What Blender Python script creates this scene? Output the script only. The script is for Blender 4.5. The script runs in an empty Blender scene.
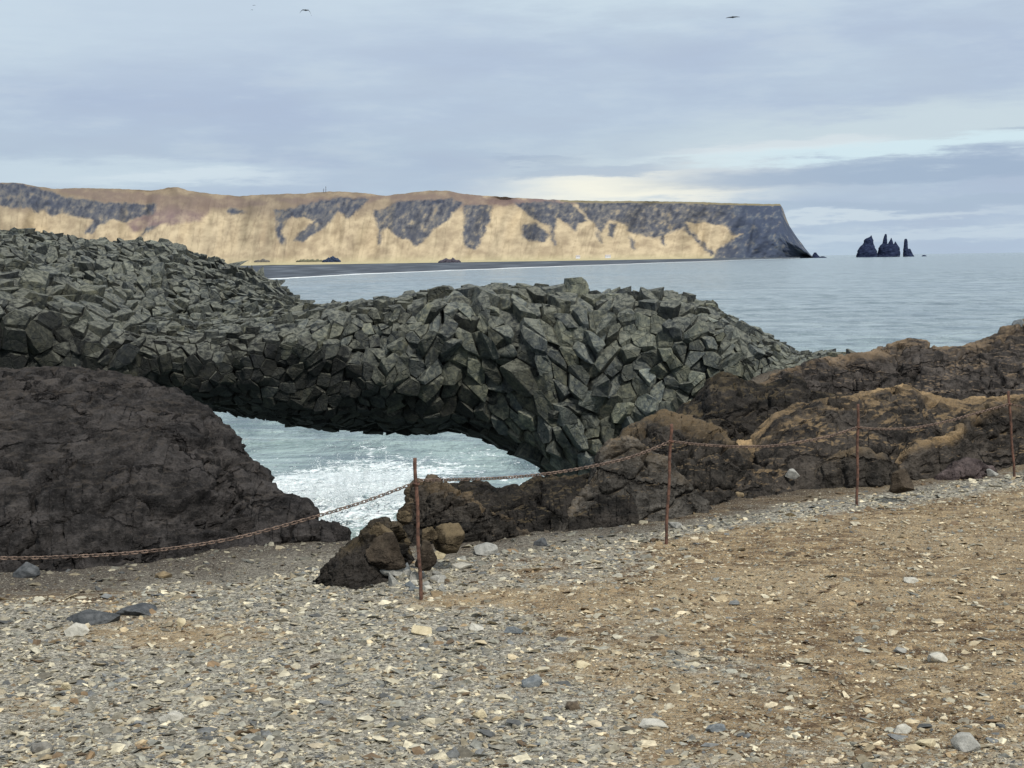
import bpy, bmesh, math, random
import numpy as np
from mathutils import Vector, Matrix, Euler

random.seed(11)
RNG = np.random.default_rng(11)
SC = bpy.context.scene
COL = SC.collection

# ------------------------------------------------------------------ camera
F_PX = 1600.0
EYE = Vector((0.0, 0.0, 10.0))
PITCH = math.atan((384 - 259.5) / F_PX)
ROLL = math.radians(0.80)
ROT = (Euler((math.pi / 2 - PITCH, 0, 0)).to_matrix() @ Matrix.Rotation(-ROLL, 3, 'Z'))
cam_d = bpy.data.cameras.new('camera')
cam_d.sensor_fit = 'HORIZONTAL'
cam_d.sensor_width = 36.0
cam_d.lens = 36.0 * F_PX / 1024.0
cam_d.clip_start = 0.1
cam_d.clip_end = 200000.0
cam = bpy.data.objects.new('camera', cam_d)
COL.objects.link(cam)
cam.matrix_world = Matrix.Translation(EYE) @ ROT.to_4x4()
SC.camera = cam
RN = np.array([list(r) for r in ROT])

def rays(px, py):
    px = np.asarray(px, float); py = np.asarray(py, float)
    d = np.stack([(px - 512) / F_PX, (384 - py) / F_PX, -np.ones_like(px)], -1)
    return d @ RN.T

def at(px, py, Y):
    """point seen at photo pixel (px, py) that lies Y metres ahead"""
    d = rays(px, py)
    Y = np.asarray(Y, float)
    return np.array(EYE) + d * (Y / d[..., 1])[..., None]

def onz(px, py, z):
    d = rays(px, py)
    s = (z - EYE.z) / d[..., 2]
    return np.array(EYE) + d * np.asarray(s)[..., None]

# ------------------------------------------------------------------ noise
_perm = np.random.default_rng(5).permutation(256)
_perm = np.concatenate([_perm, _perm, _perm])
_g = np.random.default_rng(6).normal(size=(256, 3)); _g /= np.linalg.norm(_g, axis=1)[:, None]

def pn(P):
    P = np.asarray(P, float)
    sh = P.shape[:-1]
    P = P.reshape(-1, 3)
    i = np.floor(P).astype(np.int64); f = P - i
    i &= 255
    w = f * f * f * (f * (f * 6 - 15) + 10)
    out = np.zeros(len(P))
    for dx in (0, 1):
        for dy in (0, 1):
            for dz in (0, 1):
                h = _perm[_perm[_perm[i[:, 0] + dx] + i[:, 1] + dy] + i[:, 2] + dz]
                g = _g[h]
                d = g[:, 0] * (f[:, 0] - dx) + g[:, 1] * (f[:, 1] - dy) + g[:, 2] * (f[:, 2] - dz)
                wx = w[:, 0] if dx else 1 - w[:, 0]
                wy = w[:, 1] if dy else 1 - w[:, 1]
                wz = w[:, 2] if dz else 1 - w[:, 2]
                out += d * wx * wy * wz
    return (out * 1.6).reshape(sh)

def fbm(P, octv=4, gain=0.5, lac=2.03, ridged=False):
    P = np.asarray(P, float)
    a = 1.0; s = 0.0; n = 0.0
    for o in range(octv):
        v = pn(P + 17.3 * o)
        if ridged: v = 1 - 2 * np.abs(v)
        s = s + a * v; n += a
        a *= gain; P = P * lac
    return s / n

def sstep(a, b, x):
    t = np.clip((np.asarray(x, float) - a) / (b - a), 0, 1)
    return t * t * (3 - 2 * t)

def lin(r, g, b):
    f = lambda c: (c / 255 / 12.92) if c / 255 <= 0.04045 else ((c / 255 + 0.055) / 1.055) ** 2.4
    return (f(r), f(g), f(b), 1.0)

# ------------------------------------------------------------------ object helpers
def tag(o, label=None, cat=None, group=None, kind=None):
    if label: o['label'] = label
    if cat: o['category'] = cat
    if group: o['group'] = group
    if kind: o['kind'] = kind
    return o

def mesh_data(name, V, Fc, mat, smooth=False, attrs=None, corner_start=None):
    V = np.asarray(V, np.float32).reshape(-1, 3)
    me = bpy.data.meshes.new(name)
    if isinstance(Fc, np.ndarray):
        n = Fc.shape[1]; m = len(Fc)
        loops = Fc.astype(np.int32).ravel()
        starts = np.arange(m, dtype=np.int32) * n
    else:
        loops = np.fromiter((i for f in Fc for i in f), np.int32)
        tot = np.fromiter((len(f) for f in Fc), np.int32)
        starts = np.concatenate([[0], np.cumsum(tot)[:-1]]).astype(np.int32)
        m = len(Fc)
    me.vertices.add(len(V)); me.vertices.foreach_set('co', V.ravel())
    me.loops.add(len(loops)); me.loops.foreach_set('vertex_index', loops)
    me.polygons.add(m); me.polygons.foreach_set('loop_start', starts)
    if smooth:
        me.polygons.foreach_set('use_smooth', np.ones(m, bool))
    me.update(calc_edges=True)
    me.validate()
    if not smooth:
        me.polygons.foreach_set('use_smooth', np.zeros(len(me.polygons), bool))
    if attrs:
        for k, a in attrs.items():
            a = np.asarray(a, np.float32)
            if a.ndim == 1:
                at_ = me.attributes.new(k, 'FLOAT', 'POINT'); at_.data.foreach_set('value', a)
            else:
                if a.shape[1] == 3: a = np.concatenate([a, np.ones((len(a), 1), np.float32)], 1)
                at_ = me.attributes.new(k, 'FLOAT_COLOR', 'POINT'); at_.data.foreach_set('color', a.ravel())
    if mat: me.materials.append(mat)
    return me

def mk(name, V, Fc, mat, smooth=False, attrs=None, parent=None, origin=None):
    V = np.asarray(V, float).reshape(-1, 3)
    if origin is None: origin = (0, 0, 0)
    o = bpy.data.objects.new(name, mesh_data(name, V - np.asarray(origin), Fc, mat, smooth, attrs))
    o.location = origin
    COL.objects.link(o)
    if parent is not None:
        o.parent = parent
        o.location = Vector(origin) - parent.location
    return o

def empty(name, loc):
    o = bpy.data.objects.new(name, None); COL.objects.link(o)
    o.location = loc; o.empty_display_size = 0.2
    return o

def grid_faces(nr, nc, off=0):
    r, c = np.meshgrid(np.arange(nr - 1), np.arange(nc - 1), indexing='ij')
    a = (r * nc + c).ravel() + off
    return np.stack([a, a + 1, a + nc + 1, a + nc], 1)

def tube(path, rad, sides=8, closed=False):
    """tube mesh around a polyline; rad scalar or per point"""
    P = np.asarray(path, float); n = len(P)
    rad = np.broadcast_to(np.asarray(rad, float), (n,))
    V = []; prev = None; q = None
    for i in range(n):
        if closed: t = P[(i + 1) % n] - P[i - 1]
        else: t = P[min(i + 1, n - 1)] - P[max(i - 1, 0)]
        t = Vector(t).normalized()
        q = t.to_track_quat('Z', 'Y') if prev is None else prev.rotation_difference(t) @ q
        prev = t
        for k in range(sides):
            a = 2 * math.pi * k / sides
            V.append(P[i] + np.array(q @ Vector((math.cos(a) * rad[i], math.sin(a) * rad[i], 0))))
    Fc = []
    m = n if closed else n - 1
    for i in range(m):
        j = (i + 1) % n
        for k in range(sides):
            k2 = (k + 1) % sides
            Fc.append([i * sides + k, i * sides + k2, j * sides + k2, j * sides + k])
    if not closed:
        Fc.append(list(range(sides))[::-1]); Fc.append([(n - 1) * sides + k for k in range(sides)])
    return V, Fc

# ------------------------------------------------------------------ material helpers
class NT:
    def __init__(self, name=None, world=None):
        if world: self.t = world.node_tree
        else:
            self.m = bpy.data.materials.new(name); self.m.use_nodes = True; self.t = self.m.node_tree
        self.t.nodes.clear()
    def n(self, typ, ins=None, **kw):
        nd = self.t.nodes.new(typ)
        for k, v in kw.items(): setattr(nd, k, v)
        for k, v in (ins or {}).items(): self.set(nd, k, v)
        return nd
    def set(self, nd, k, v):
        s = nd.inputs[k]
        if isinstance(v, bpy.types.NodeSocket): self.t.links.new(v, s)
        elif isinstance(v, bpy.types.Node): self.t.links.new(v.outputs[0], s)
        else:
            if s.type in ('VECTOR',) and not hasattr(v, '__len__'): v = (v, v, v)
            if s.type == 'RGBA' and len(v) == 3: v = tuple(v) + (1,)
            s.default_value = v
    def math(self, op, a, b=0.0, c=0.0, clamp=False):
        nd = self.n('ShaderNodeMath', operation=op, use_clamp=clamp)
        self.set(nd, 0, a); self.set(nd, 1, b); self.set(nd, 2, c)
        return nd.outputs[0]
    def mix(self, f, a, b, blend='MIX'):
        nd = self.n('ShaderNodeMix', data_type='RGBA', blend_type=blend)
        self.set(nd, 0, f); self.set(nd, 6, a); self.set(nd, 7, b)
        return nd.outputs[2]
    def rng(self, v, a, b, c=0.0, d=1.0, smooth=True):
        nd = self.n('ShaderNodeMapRange', interpolation_type='SMOOTHSTEP' if smooth else 'LINEAR')
        self.set(nd, 0, v); self.set(nd, 1, a); self.set(nd, 2, b); self.set(nd, 3, c); self.set(nd, 4, d)
        return nd.outputs[0]
    def noise(self, vec, scale, detail=4, rough=0.55, dist=0.0):
        nd = self.n('ShaderNodeTexNoise', {'Scale': scale, 'Detail': detail, 'Roughness': rough, 'Distortion': dist})
        if vec is not None: self.set(nd, 'Vector', vec)
        return nd.outputs[0]
    def map(self, vec, scale=(1, 1, 1), rot=(0, 0, 0), loc=(0, 0, 0)):
        nd = self.n('ShaderNodeMapping', {'Vector': vec, 'Scale': scale, 'Rotation': rot, 'Location': loc})
        return nd.outputs[0]
    def vor(self, vec, scale, feature='F1', rnd=1.0):
        nd = self.n('ShaderNodeTexVoronoi', {'Vector': vec, 'Scale': scale, 'Randomness': rnd}, feature=feature)
        return nd
    def bump(self, h, strength=0.5, dist=0.02, normal=None):
        nd = self.n('ShaderNodeBump', {'Height': h, 'Strength': strength, 'Distance': dist})
        if normal is not None: self.set(nd, 'Normal', normal)
        return nd.outputs[0]
    def attr(self, name): return self.n('ShaderNodeAttribute', attribute_name=name)
    def pos(self): return self.n('ShaderNodeNewGeometry').outputs['Position']
    def nz(self):
        g = self.n('ShaderNodeNewGeometry')
        s = self.n('ShaderNodeSeparateXYZ', {0: g.outputs['Normal']})
        return s.outputs[2]
    def out(self, color, rough=0.8, normal=None, spec=0.3, metallic=0.0, **kw):
        b = self.n('ShaderNodeBsdfPrincipled', {'Base Color': color, 'Roughness': rough, 'Specular IOR Level': spec, 'Metallic': metallic})
        if normal is not None: self.set(b, 'Normal', normal)
        for k, v in kw.items(): self.set(b, k, v)
        o = self.n('ShaderNodeOutputMaterial', {0: b.outputs[0]})
        return self.m

def mat_basalt():
    t = NT('basalt_rock'); p = t.pos()
    tint = t.attr('tint').outputs[0]
    n1 = t.noise(p, 1.1, 5, 0.6); n2 = t.noise(p, 7, 6, 0.68); n3 = t.noise(p, 40, 4, 0.65)
    c = t.mix(t.rng(n1, .35, .65), (0.042, 0.051, 0.053), (0.076, 0.085, 0.074))
    c = t.mix(t.rng(n2, .42, .72), c, (0.150, 0.155, 0.122))
    c = t.mix(t.rng(n2, .48, .30, 0, .75), c, (0.030, 0.036, 0.040))
    c = t.mix(t.rng(n3, .52, .75, 0, .55), c, (0.030, 0.034, 0.036))
    c = t.mix(1.0, c, tint, 'MULTIPLY')
    up = t.rng(t.nz(), .30, .95, 0.0, .60)
    c = t.mix(t.math('MULTIPLY', up, t.rng(n2, .36, .62)), c, (0.235, 0.240, 0.195))
    # chipped facets: every small cell is a tilted plane
    wp = t.n('ShaderNodeVectorMath', {0: p, 1: t.n('ShaderNodeVectorMath', {0: t.n('ShaderNodeTexNoise', {'Vector': p, 'Scale': 2.2, 'Detail': 3.0}).outputs[1], 1: (.35, .35, .35)}, operation='MULTIPLY').outputs[0]}, operation='ADD').outputs[0]
    def facet(sc):
        v = t.vor(wp, sc)
        cc = t.n('ShaderNodeVectorMath', {0: v.outputs['Color'], 1: (-.5, -.5, -.5)}, operation='ADD').outputs[0]
        pp = t.n('ShaderNodeVectorMath', {0: wp, 1: v.outputs['Position']}, operation='SUBTRACT').outputs[0]
        return t.n('ShaderNodeVectorMath', {0: cc, 1: pp}, operation='DOT_PRODUCT').outputs['Value']
    f1 = facet(2.6); f2 = facet(7.5)
    ed = t.n('ShaderNodeTexVoronoi', {'Vector': wp, 'Scale': 2.6}, feature='DISTANCE_TO_EDGE').outputs['Distance']
    crack = t.rng(ed, 0.0, .05, 1, 0)
    c = t.mix(t.math('MULTIPLY', t.math('MULTIPLY', crack, t.rng(n1, .5, .62)), .22), c, (0.018, 0.02, 0.022))
    h = t.math('ADD', t.math('MULTIPLY', n2, .08), t.math('MULTIPLY', n3, .025))
    h = t.math('ADD', h, t.math('ADD', t.math('MULTIPLY', f1, .45), t.math('MULTIPLY', f2, .40)))
    h = t.math('SUBTRACT', h, t.math('MULTIPLY', crack, .02))
    return t.out(c, .78, t.bump(h, 1.0, 1.0), .3)

def mat_tuff(name, dark, mid, tan, tan_amt=0.6, tan_lo=.45, scale=1.0):
    t = NT(name); p = t.pos()
    rim = t.attr('rim').outputs['Fac']
    n1 = t.noise(p, 1.6 * scale, 6, 0.65); n2 = t.noise(p, 9 * scale, 5, .60); n3 = t.noise(p, 55 * scale, 4, .7)
    pd = t.map(p, (1, 1, 2.8), (.3, .62, .4)); nd = t.noise(pd, 1.5 * scale, 6, .62, .6)
    c = t.mix(t.rng(n1, .36, .66), dark, mid)
    c = t.mix(t.rng(nd, .50, .68, 0, .8), c, tuple(min(1, x * 1.55) for x in mid))
    c = t.mix(t.rng(nd, .48, .34, 0, .7), c, dark)
    c = t.mix(t.rng(n2, .46, .74, 0, .6), c, tuple(min(1, x * 1.6) for x in mid))
    c = t.mix(t.rng(n2, .48, .34, 0, .7), c, tuple(x * .5 for x in dark))
    c = t.mix(t.rng(n3, .5, .70, 0, .7), c, tuple(x * .4 for x in dark))
    c = t.mix(t.rng(n3, .46, .30, 0, .4), c, tuple(min(1, x * 2.2) for x in mid))
    wv = t.n('ShaderNodeVectorMath', {0: pd, 1: t.n('ShaderNodeVectorMath', {0: t.n('ShaderNodeTexNoise', {'Vector': p, 'Scale': 1.7 * scale, 'Detail': 5.0, 'Roughness': .65}).outputs[1], 1: (.9, .9, .9)}, operation='MULTIPLY').outputs[0]}, operation='ADD').outputs[0]
    ce = t.n('ShaderNodeTexVoronoi', {'Vector': wv, 'Scale': .95 * scale}, feature='DISTANCE_TO_EDGE').outputs['Distance']
    crk = t.math('MULTIPLY', t.rng(ce, .0, .035, 1, 0), t.rng(n1, .42, .56))
    c = t.mix(t.math('MULTIPLY', crk, .8), c, tuple(x * .35 for x in dark))
    up = t.math('MAXIMUM', t.rng(t.nz(), tan_lo, .99, 0, .55), rim)
    patch = t.rng(t.math('ADD', t.noise(p, 2.2 * scale, 5, .7), t.math('MULTIPLY', rim, .08)), .42, .57)
    c = t.mix(t.math('MULTIPLY', t.math('MULTIPLY', t.math('MULTIPLY', up, patch), t.rng(n3, .30, .52, .35, 1)), tan_amt), c, tan)
    v = t.vor(t.n('ShaderNodeVectorMath', {0: p, 1: t.n('ShaderNodeTexNoise', {'Vector': p, 'Scale': 30.0}).outputs[1]}, operation='ADD').outputs[0], 26 * scale)
    cellr = t.n('ShaderNodeSeparateColor', {0: v.outputs['Color']})
    peb = t.math('MULTIPLY', t.rng(v.outputs['Distance'], .16, .26, 1, 0), t.rng(cellr.outputs[0], .80, .86))
    c = t.mix(t.math('MULTIPLY', peb, .6), c, (0.24, 0.225, 0.19))
    h = t.math('ADD', t.math('MULTIPLY', n2, .8), t.math('ADD', t.math('MULTIPLY', n3, .35), t.math('MULTIPLY', peb, .5)))
    h = t.math('SUBTRACT', t.math('ADD', h, t.math('MULTIPLY', nd, 1.6)), t.math('MULTIPLY', crk, .8))
    return t.out(c, .95, t.bump(h, 1.0, .06 / scale), .1)

def mat_ground():
    t = NT('ground_soil'); p = t.pos()
    g = t.attr('gravel').outputs['Fac']
    n1 = t.noise(p, 0.9, 5, .6); n2 = t.noise(t.map(p, (1, 1.6, 1)), 5, 5, .65); n3 = t.noise(p, 40, 4, .65); n4 = t.noise(p, 140, 3, .6)
    soil = t.mix(t.rng(n2, .34, .66), (0.095, 0.060, 0.035), (0.39, 0.29, 0.165))
    soil = t.mix(t.rng(n1, .42, .66, 0, .55), soil, (0.44, 0.35, 0.22))
    soil = t.mix(t.rng(n3, .52, .76, 0, .7), soil, (0.10, 0.075, 0.052))
    gr = t.mix(t.rng(n3, .38, .62), (0.15, 0.14, 0.115), (0.46, 0.43, 0.35))
    c = t.mix(t.rng(t.math('ADD', g, t.math('MULTIPLY', t.math('SUBTRACT', n2, .5), 1.9)), .25, .75), soil, gr)
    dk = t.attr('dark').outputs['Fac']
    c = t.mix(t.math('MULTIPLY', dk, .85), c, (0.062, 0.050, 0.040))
    v = t.vor(p, 70); cr = t.n('ShaderNodeSeparateColor', {0: v.outputs['Color']})
    peb = t.rng(v.outputs['Distance'], .25, .5, 1, 0)
    pc = t.mix(cr.outputs[0], (0.13, 0.12, 0.10), (0.60, 0.56, 0.45))
    c = t.mix(t.math('MULTIPLY', t.math('MULTIPLY', peb, t.rng(cr.outputs[1], .45, .6)), .75), c, pc)
    h = t.math('ADD', t.math('MULTIPLY', n3, .7), t.math('ADD', t.math('MULTIPLY', peb, .5), t.math('MULTIPLY', n4, .4)))
    return t.out(c, .95, t.bump(h, 1.0, .018), .1)

def mat_stone(name='gravel_stone'):
    t = NT(name); p = t.pos()
    tint = t.attr('tint').outputs[0]
    n = t.noise(p, 35, 5, .65); n2 = t.noise(p, 160, 3, .6)
    c = t.mix(t.rng(n, .35, .7), t.mix(1.0, tint, (.62, .62, .62), 'MULTIPLY'), tint)
    return t.out(c, .85, t.bump(t.math('ADD', n, t.math('MULTIPLY', n2, .4)), .6, .008), .25)

def mat_solid_stone(name, col, col2, sc=20):
    t = NT(name); p = t.pos()
    n = t.noise(p, sc, 6, .65); n2 = t.noise(p, sc * 5, 4, .6)
    c = t.mix(t.rng(n, .35, .68), col, col2)
    c = t.mix(t.rng(n2, .55, .75, 0, .5), c, tuple(x * .5 for x in col))
    return t.out(c, .9, t.bump(t.math('ADD', n, t.math('MULTIPLY', n2, .5)), .9, .25 / sc), .2)

def mat_rust(name, a, b):
    t = NT(name); p = t.pos()
    n = t.noise(p, 30, 5, .65); n2 = t.noise(p, 160, 3)
    c = t.mix(t.rng(n, .36, .64), a, b)
    c = t.mix(t.rng(n2, .55, .7, 0, .5), c, (0.035, 0.024, 0.02))
    return t.out(c, .85, t.bump(n2, .6, .003), .3)

def mat_sea():
    t = NT('sea_water'); p = t.pos()
    near = t.attr('near').outputs['Fac']; foam = t.attr('foam').outputs['Fac']
    c = t.mix(near, (0.225, 0.285, 0.310), (0.270, 0.360, 0.345))
    big = t.noise(t.map(p, (.02, .05, 1)), 1.0, 4, .6)
    c = t.mix(t.rng(big, .35, .7, 0, .5), c, (0.35, 0.42, 0.42))
    st1 = t.noise(t.map(p, (.030, .10, 1), (0, 0, .12)), 1.0, 7, .72, .5); st2 = t.noise(t.map(p, (.25, .8, 1), (0, 0, .15)), 1.0, 5, .68, .4)
    st3 = t.noise(t.map(p, (.20, .085, 1), (0, 0, .1)), 1.0, 5, .7, .3)
    c = t.mix(t.rng(t.math('ADD', t.math('MULTIPLY', st1, .35), t.math('ADD', t.math('MULTIPLY', st3, .4), t.math('MULTIPLY', st2, .25))), .44, .58, .0, .9), c, (0.080, 0.125, 0.140))
    w1 = t.noise(t.map(p, (.35, .9, 1)), 1.0, 5, .6, .3)
    w2 = t.noise(t.map(p, (1.4, 3.2, 1)), 1.0, 4, .6)
    w3 = t.noise(t.map(p, (.045, .11, 1)), 1.0, 4, .6, .2)
    h = t.math('ADD', t.math('ADD', t.math('MULTIPLY', w1, .5), t.math('MULTIPLY', w2, .16)), t.math('ADD', t.math('MULTIPLY', w3, 2.6), t.math('MULTIPLY', st3, 2.2)))
    nm = t.bump(h, 1.0, .85)
    fn = t.noise(p, 1.1, 8, .72, .4); fn2 = t.noise(p, 4.5, 5, .7)
    fm = t.rng(t.math('ADD', foam, t.math('ADD', t.math('MULTIPLY', t.math('SUBTRACT', fn, .5), 2.6), t.math('MULTIPLY', t.math('SUBTRACT', fn2, .5), 1.6))), .45, .66)
    fm = t.math('MULTIPLY', fm, t.rng(foam, .02, .12))
    col = t.mix(fm, c, t.mix(t.rng(fn2, .35, .62), (0.50, 0.60, 0.60), (0.80, 0.84, 0.84)))
    ro = t.rng(fm, 0, 1, .16, .9)
    return t.out(col, ro, nm, .5, IOR=1.33)

def mat_attr(name, rough=.9, bump_scale=None, bump_dist=1.0, vary=.35, spec=.1):
    t = NT(name); p = t.pos()
    c = t.attr('col').outputs[0]
    nrm = None
    if bump_scale:
        n = t.noise(p, bump_scale, 6, .65)
        c = t.mix(t.rng(n, .3, .7, vary, 0), c, t.mix(1.0, c, (.55, .55, .58), 'MULTIPLY'))
        nrm = t.bump(n, .7, bump_dist)
    return t.out(c, rough, nrm, spec)

M = {}
M['basalt'] = mat_basalt()
M['tuff_dark'] = mat_tuff('tuff_dark', (0.017, 0.016, 0.0158), (0.050, 0.0455, 0.043), (0.15, 0.12, 0.09), .35, .80)
M['tuff_brown'] = mat_tuff('tuff_brown', (0.015, 0.0142, 0.013), (0.052, 0.046, 0.039), (0.30, 0.215, 0.12), .85, .90)
M['tuff_tan'] = mat_tuff('tuff_tan', (0.016, 0.015, 0.014), (0.060, 0.052, 0.044), (0.40, 0.28, 0.15), 1.0, .84)
M['tuff_far'] = mat_tuff('tuff_far', (0.018, 0.017, 0.0165), (0.070, 0.061, 0.054), (0.34, 0.245, 0.15), .95, .88)
M['tuff_black'] = mat_tuff('tuff_black', (0.010, 0.010, 0.0095), (0.034, 0.030, 0.026), (0.22, 0.165, 0.085), .6, .82)
M['tuff_grey'] = mat_tuff('tuff_grey', (0.022, 0.021, 0.019), (0.078, 0.072, 0.063), (0.28, 0.20, 0.11), .8, .80)
M['tuff_purple'] = mat_tuff('tuff_purple', (0.046, 0.036, 0.036), (0.098, 0.078, 0.074), (0.15, 0.12, 0.11), .5, .5)
M['ground'] = mat_ground()
M['stone'] = mat_stone()
M['sea'] = mat_sea()
M['hill'] = mat_attr('hillside', .95, None)
M['beach'] = mat_attr('beach_sand', .8, .02, 1.0, .3)
M['stack'] = mat_attr('sea_stack_rock', .9, .06, 4.0, .7)
M['rust'] = mat_rust('rusted_iron', (0.060, 0.034, 0.025), (0.150, 0.078, 0.055))
M['rust_dark'] = mat_rust('dark_rusted_chain', (0.080, 0.058, 0.047), (0.215, 0.155, 0.12))
t = NT('foam_white'); M['foam'] = t.out((.74, .79, .80), .7, None, .3)
t = NT('bird_feathers'); p_ = t.pos(); M['bird'] = t.out(t.mix(t.rng(t.noise(p_, 6.0), .4, .6), (.010, .011, .014), (.026, .028, .032)), .8)

# ------------------------------------------------------------------ world: overcast sky with breaks
SUN_EL, SUN_AZ = math.radians(48), math.radians(150)   # azimuth clockwise from +Y
def build_world():
    w = bpy.data.worlds.new('World'); SC.world = w; w.use_nodes = True
    t = NT(world=w)
    d = t.n('ShaderNodeTexCoord').outputs['Generated']
    s = t.n('ShaderNodeSeparateXYZ', {0: d}); x, y, z = s.outputs
    hyp = t.math('SQRT', t.math('ADD', t.math('MULTIPLY', x, x), t.math('MULTIPLY', y, y)))
    u0 = t.math('ARCTAN2', x, y)
    v0 = t.math('DIVIDE', z, t.math('MAXIMUM', hyp, .02))
    cv = t.n('ShaderNodeCombineXYZ', {0: u0, 1: v0, 2: 0.0}).outputs[0]
    wa = t.noise(t.map(cv, (5, 24, 1)), 1.0, 5, .6)
    wb = t.noise(t.map(cv, (9, 70, 1), loc=(3, 1, 5)), 1.0, 6, .62)
    wc = t.noise(t.map(cv, (22, 150, 1), loc=(7, 2, 1)), 1.0, 6, .65)
    u = t.math('ADD', u0, t.math('MULTIPLY', t.math('SUBTRACT', wa, .5), .16))
    v = t.math('ADD', v0, t.math('ADD', t.math('MULTIPLY', t.math('SUBTRACT', wb, .5), .026), t.math('MULTIPLY', t.math('SUBTRACT', wc, .5), .014)))
    # main deck, by elevation
    ramp = t.n('ShaderNodeValToRGB'); t.set(ramp, 0, t.math('MULTIPLY', v, 1 / .40))
    cr = ramp.color_ramp; cr.interpolation = 'EASE'
    stops = [(0.0, (172, 196, 211)), (.05, (168, 192, 209)), (.10, (160, 182, 203)), (.16, (153, 174, 198)), (.23, (160, 179, 204)),
             (.30, (172, 190, 210)), (.40, (190, 208, 221)), (.62, (205, 217, 226)), (1.0, (222, 228, 234))]
    while len(cr.elements) < len(stops): cr.elements.new(.5)
    for e, (pz, c) in zip(cr.elements, stops): e.position = pz; e.color = lin(*c)
    c = ramp.outputs[0]
    # broad soft lighter and darker shapes inside the deck
    soft = t.noise(t.map(cv, (4.5, 16, 1), loc=(1.3, .2, 9)), 1.0, 4, .5)
    c = t.mix(t.rng(soft, .35, .68, 0, .55), c, lin(158, 175, 203)[:3])
    c = t.mix(t.rng(soft, .62, .38, 0, .30), c, lin(196, 214, 224)[:3])
    wd = t.noise(t.map(cv, (11, 52, 1), (0, 0, .05), (2, 6, 3)), 1.0, 6, .62)
    c = t.mix(t.rng(wd, .40, .66, 0, .34), c, lin(160, 174, 196)[:3])
    c = t.mix(t.rng(wd, .52, .32, 0, .26), c, lin(198, 210, 217)[:3])
    def blob(px, py, ax, ay, slope=0.0, p0=.12, p1=.88, ww=1.0):
        uu = (px - 512) / F_PX; vv = (259.5 - (px - 512) * .0140 - py) / F_PX
        du = t.math('DIVIDE', t.math('SUBTRACT', u, uu), ax / F_PX)
        dv = t.math('DIVIDE', t.math('SUBTRACT', t.math('SUBTRACT', v, vv), t.math('MULTIPLY', t.math('SUBTRACT', u, uu), slope)), ay / F_PX)
        r2 = t.math('ADD', t.math('MULTIPLY', du, du), t.math('MULTIPLY', dv, dv))
        return t.math('MULTIPLY', t.rng(t.math('EXPONENT', t.math('MULTIPLY', r2, -1.0)), p0, p1), ww)
    def paint(c, col, *a, **k): return t.mix(blob(*a, **k), c, lin(*col)[:3])
    c = paint(c, (192, 209, 222), 120, 10, 330, 70, p0=.05, ww=.6)
    c = paint(c, (196, 212, 218), 900, 134, 330, 26, .04, ww=.8)
    c = paint(c, (203, 226, 234), 880, 153, 300, 9, .035, ww=.9)
    c = paint(c, (214, 222, 226), 760, 150, 110, 9, .05, ww=.6)
    c = paint(c, (192, 210, 221), 90, 178, 260, 16, ww=.75)
    c = paint(c, (206, 220, 228), 190, 180, 130, 7, ww=.6)
    c = paint(c, (222, 226, 222), 640, 186, 170, 24, ww=.85)
    c = paint(c, (243, 241, 224), 640, 190, 105, 14, ww=.95)
    c = paint(c, (150, 171, 195), 590, 172, 100, 8, .02, ww=.7)
    c = paint(c, (140, 163, 190), 900, 174, 260, 14, .03, p0=.15, p1=.8, ww=.78)
    c = paint(c, (140, 160, 186), 560, 163, 60, 4, ww=.5)
    c = paint(c, (148, 168, 190), 1010, 137, 40, 4, ww=.6)
    c = paint(c, (150, 172, 194), 960, 205, 300, 8, ww=.5)
    c = paint(c, (205, 219, 226), 830, 218, 180, 5, ww=.6)
    c = paint(c, (198, 214, 224), 930, 236, 260, 6, ww=.5)
    c = t.mix(.16, c, lin(194, 199, 206)[:3])
    below = t.rng(z, -.05, 0.0, 1, 0)
    c = t.mix(below, c, (.22, .26, .27))
    sky = t.n('ShaderNodeTexSky', sky_type='NISHITA', sun_disc=False, sun_elevation=SUN_EL, sun_rotation=SUN_AZ, air_density=1.0, dust_density=1.5)
    b1 = t.n('ShaderNodeBackground', {0: sky.outputs[0], 1: .08})
    b2 = t.n('ShaderNodeBackground', {0: c, 1: 1.16})
    mx = t.n('ShaderNodeMixShader', {0: .93, 1: b1.outputs[0], 2: b2.outputs[0]})
    t.n('ShaderNodeOutputWorld', {0: mx.outputs[0]})
build_world()
sd = bpy.data.lights.new('sun', 'SUN'); sd.energy = 3.6; sd.angle = math.radians(8); sd.color = (1.0, .95, .87)
so = bpy.data.objects.new('sun', sd); COL.objects.link(so)
sdir = Vector((math.sin(SUN_AZ) * math.cos(SUN_EL), math.cos(SUN_AZ) * math.cos(SUN_EL), math.sin(SUN_EL)))
so.rotation_euler = sdir.to_track_quat('Z', 'Y').to_euler(); so.location = sdir * 100
SC.view_settings.view_transform = 'Standard'; SC.view_settings.look = 'None'; SC.view_settings.exposure = 0
SC.render.engine = 'CYCLES'
SC.cycles.max_bounces = 5; SC.cycles.diffuse_bounces = 3; SC.cycles.glossy_bounces = 3

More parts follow.
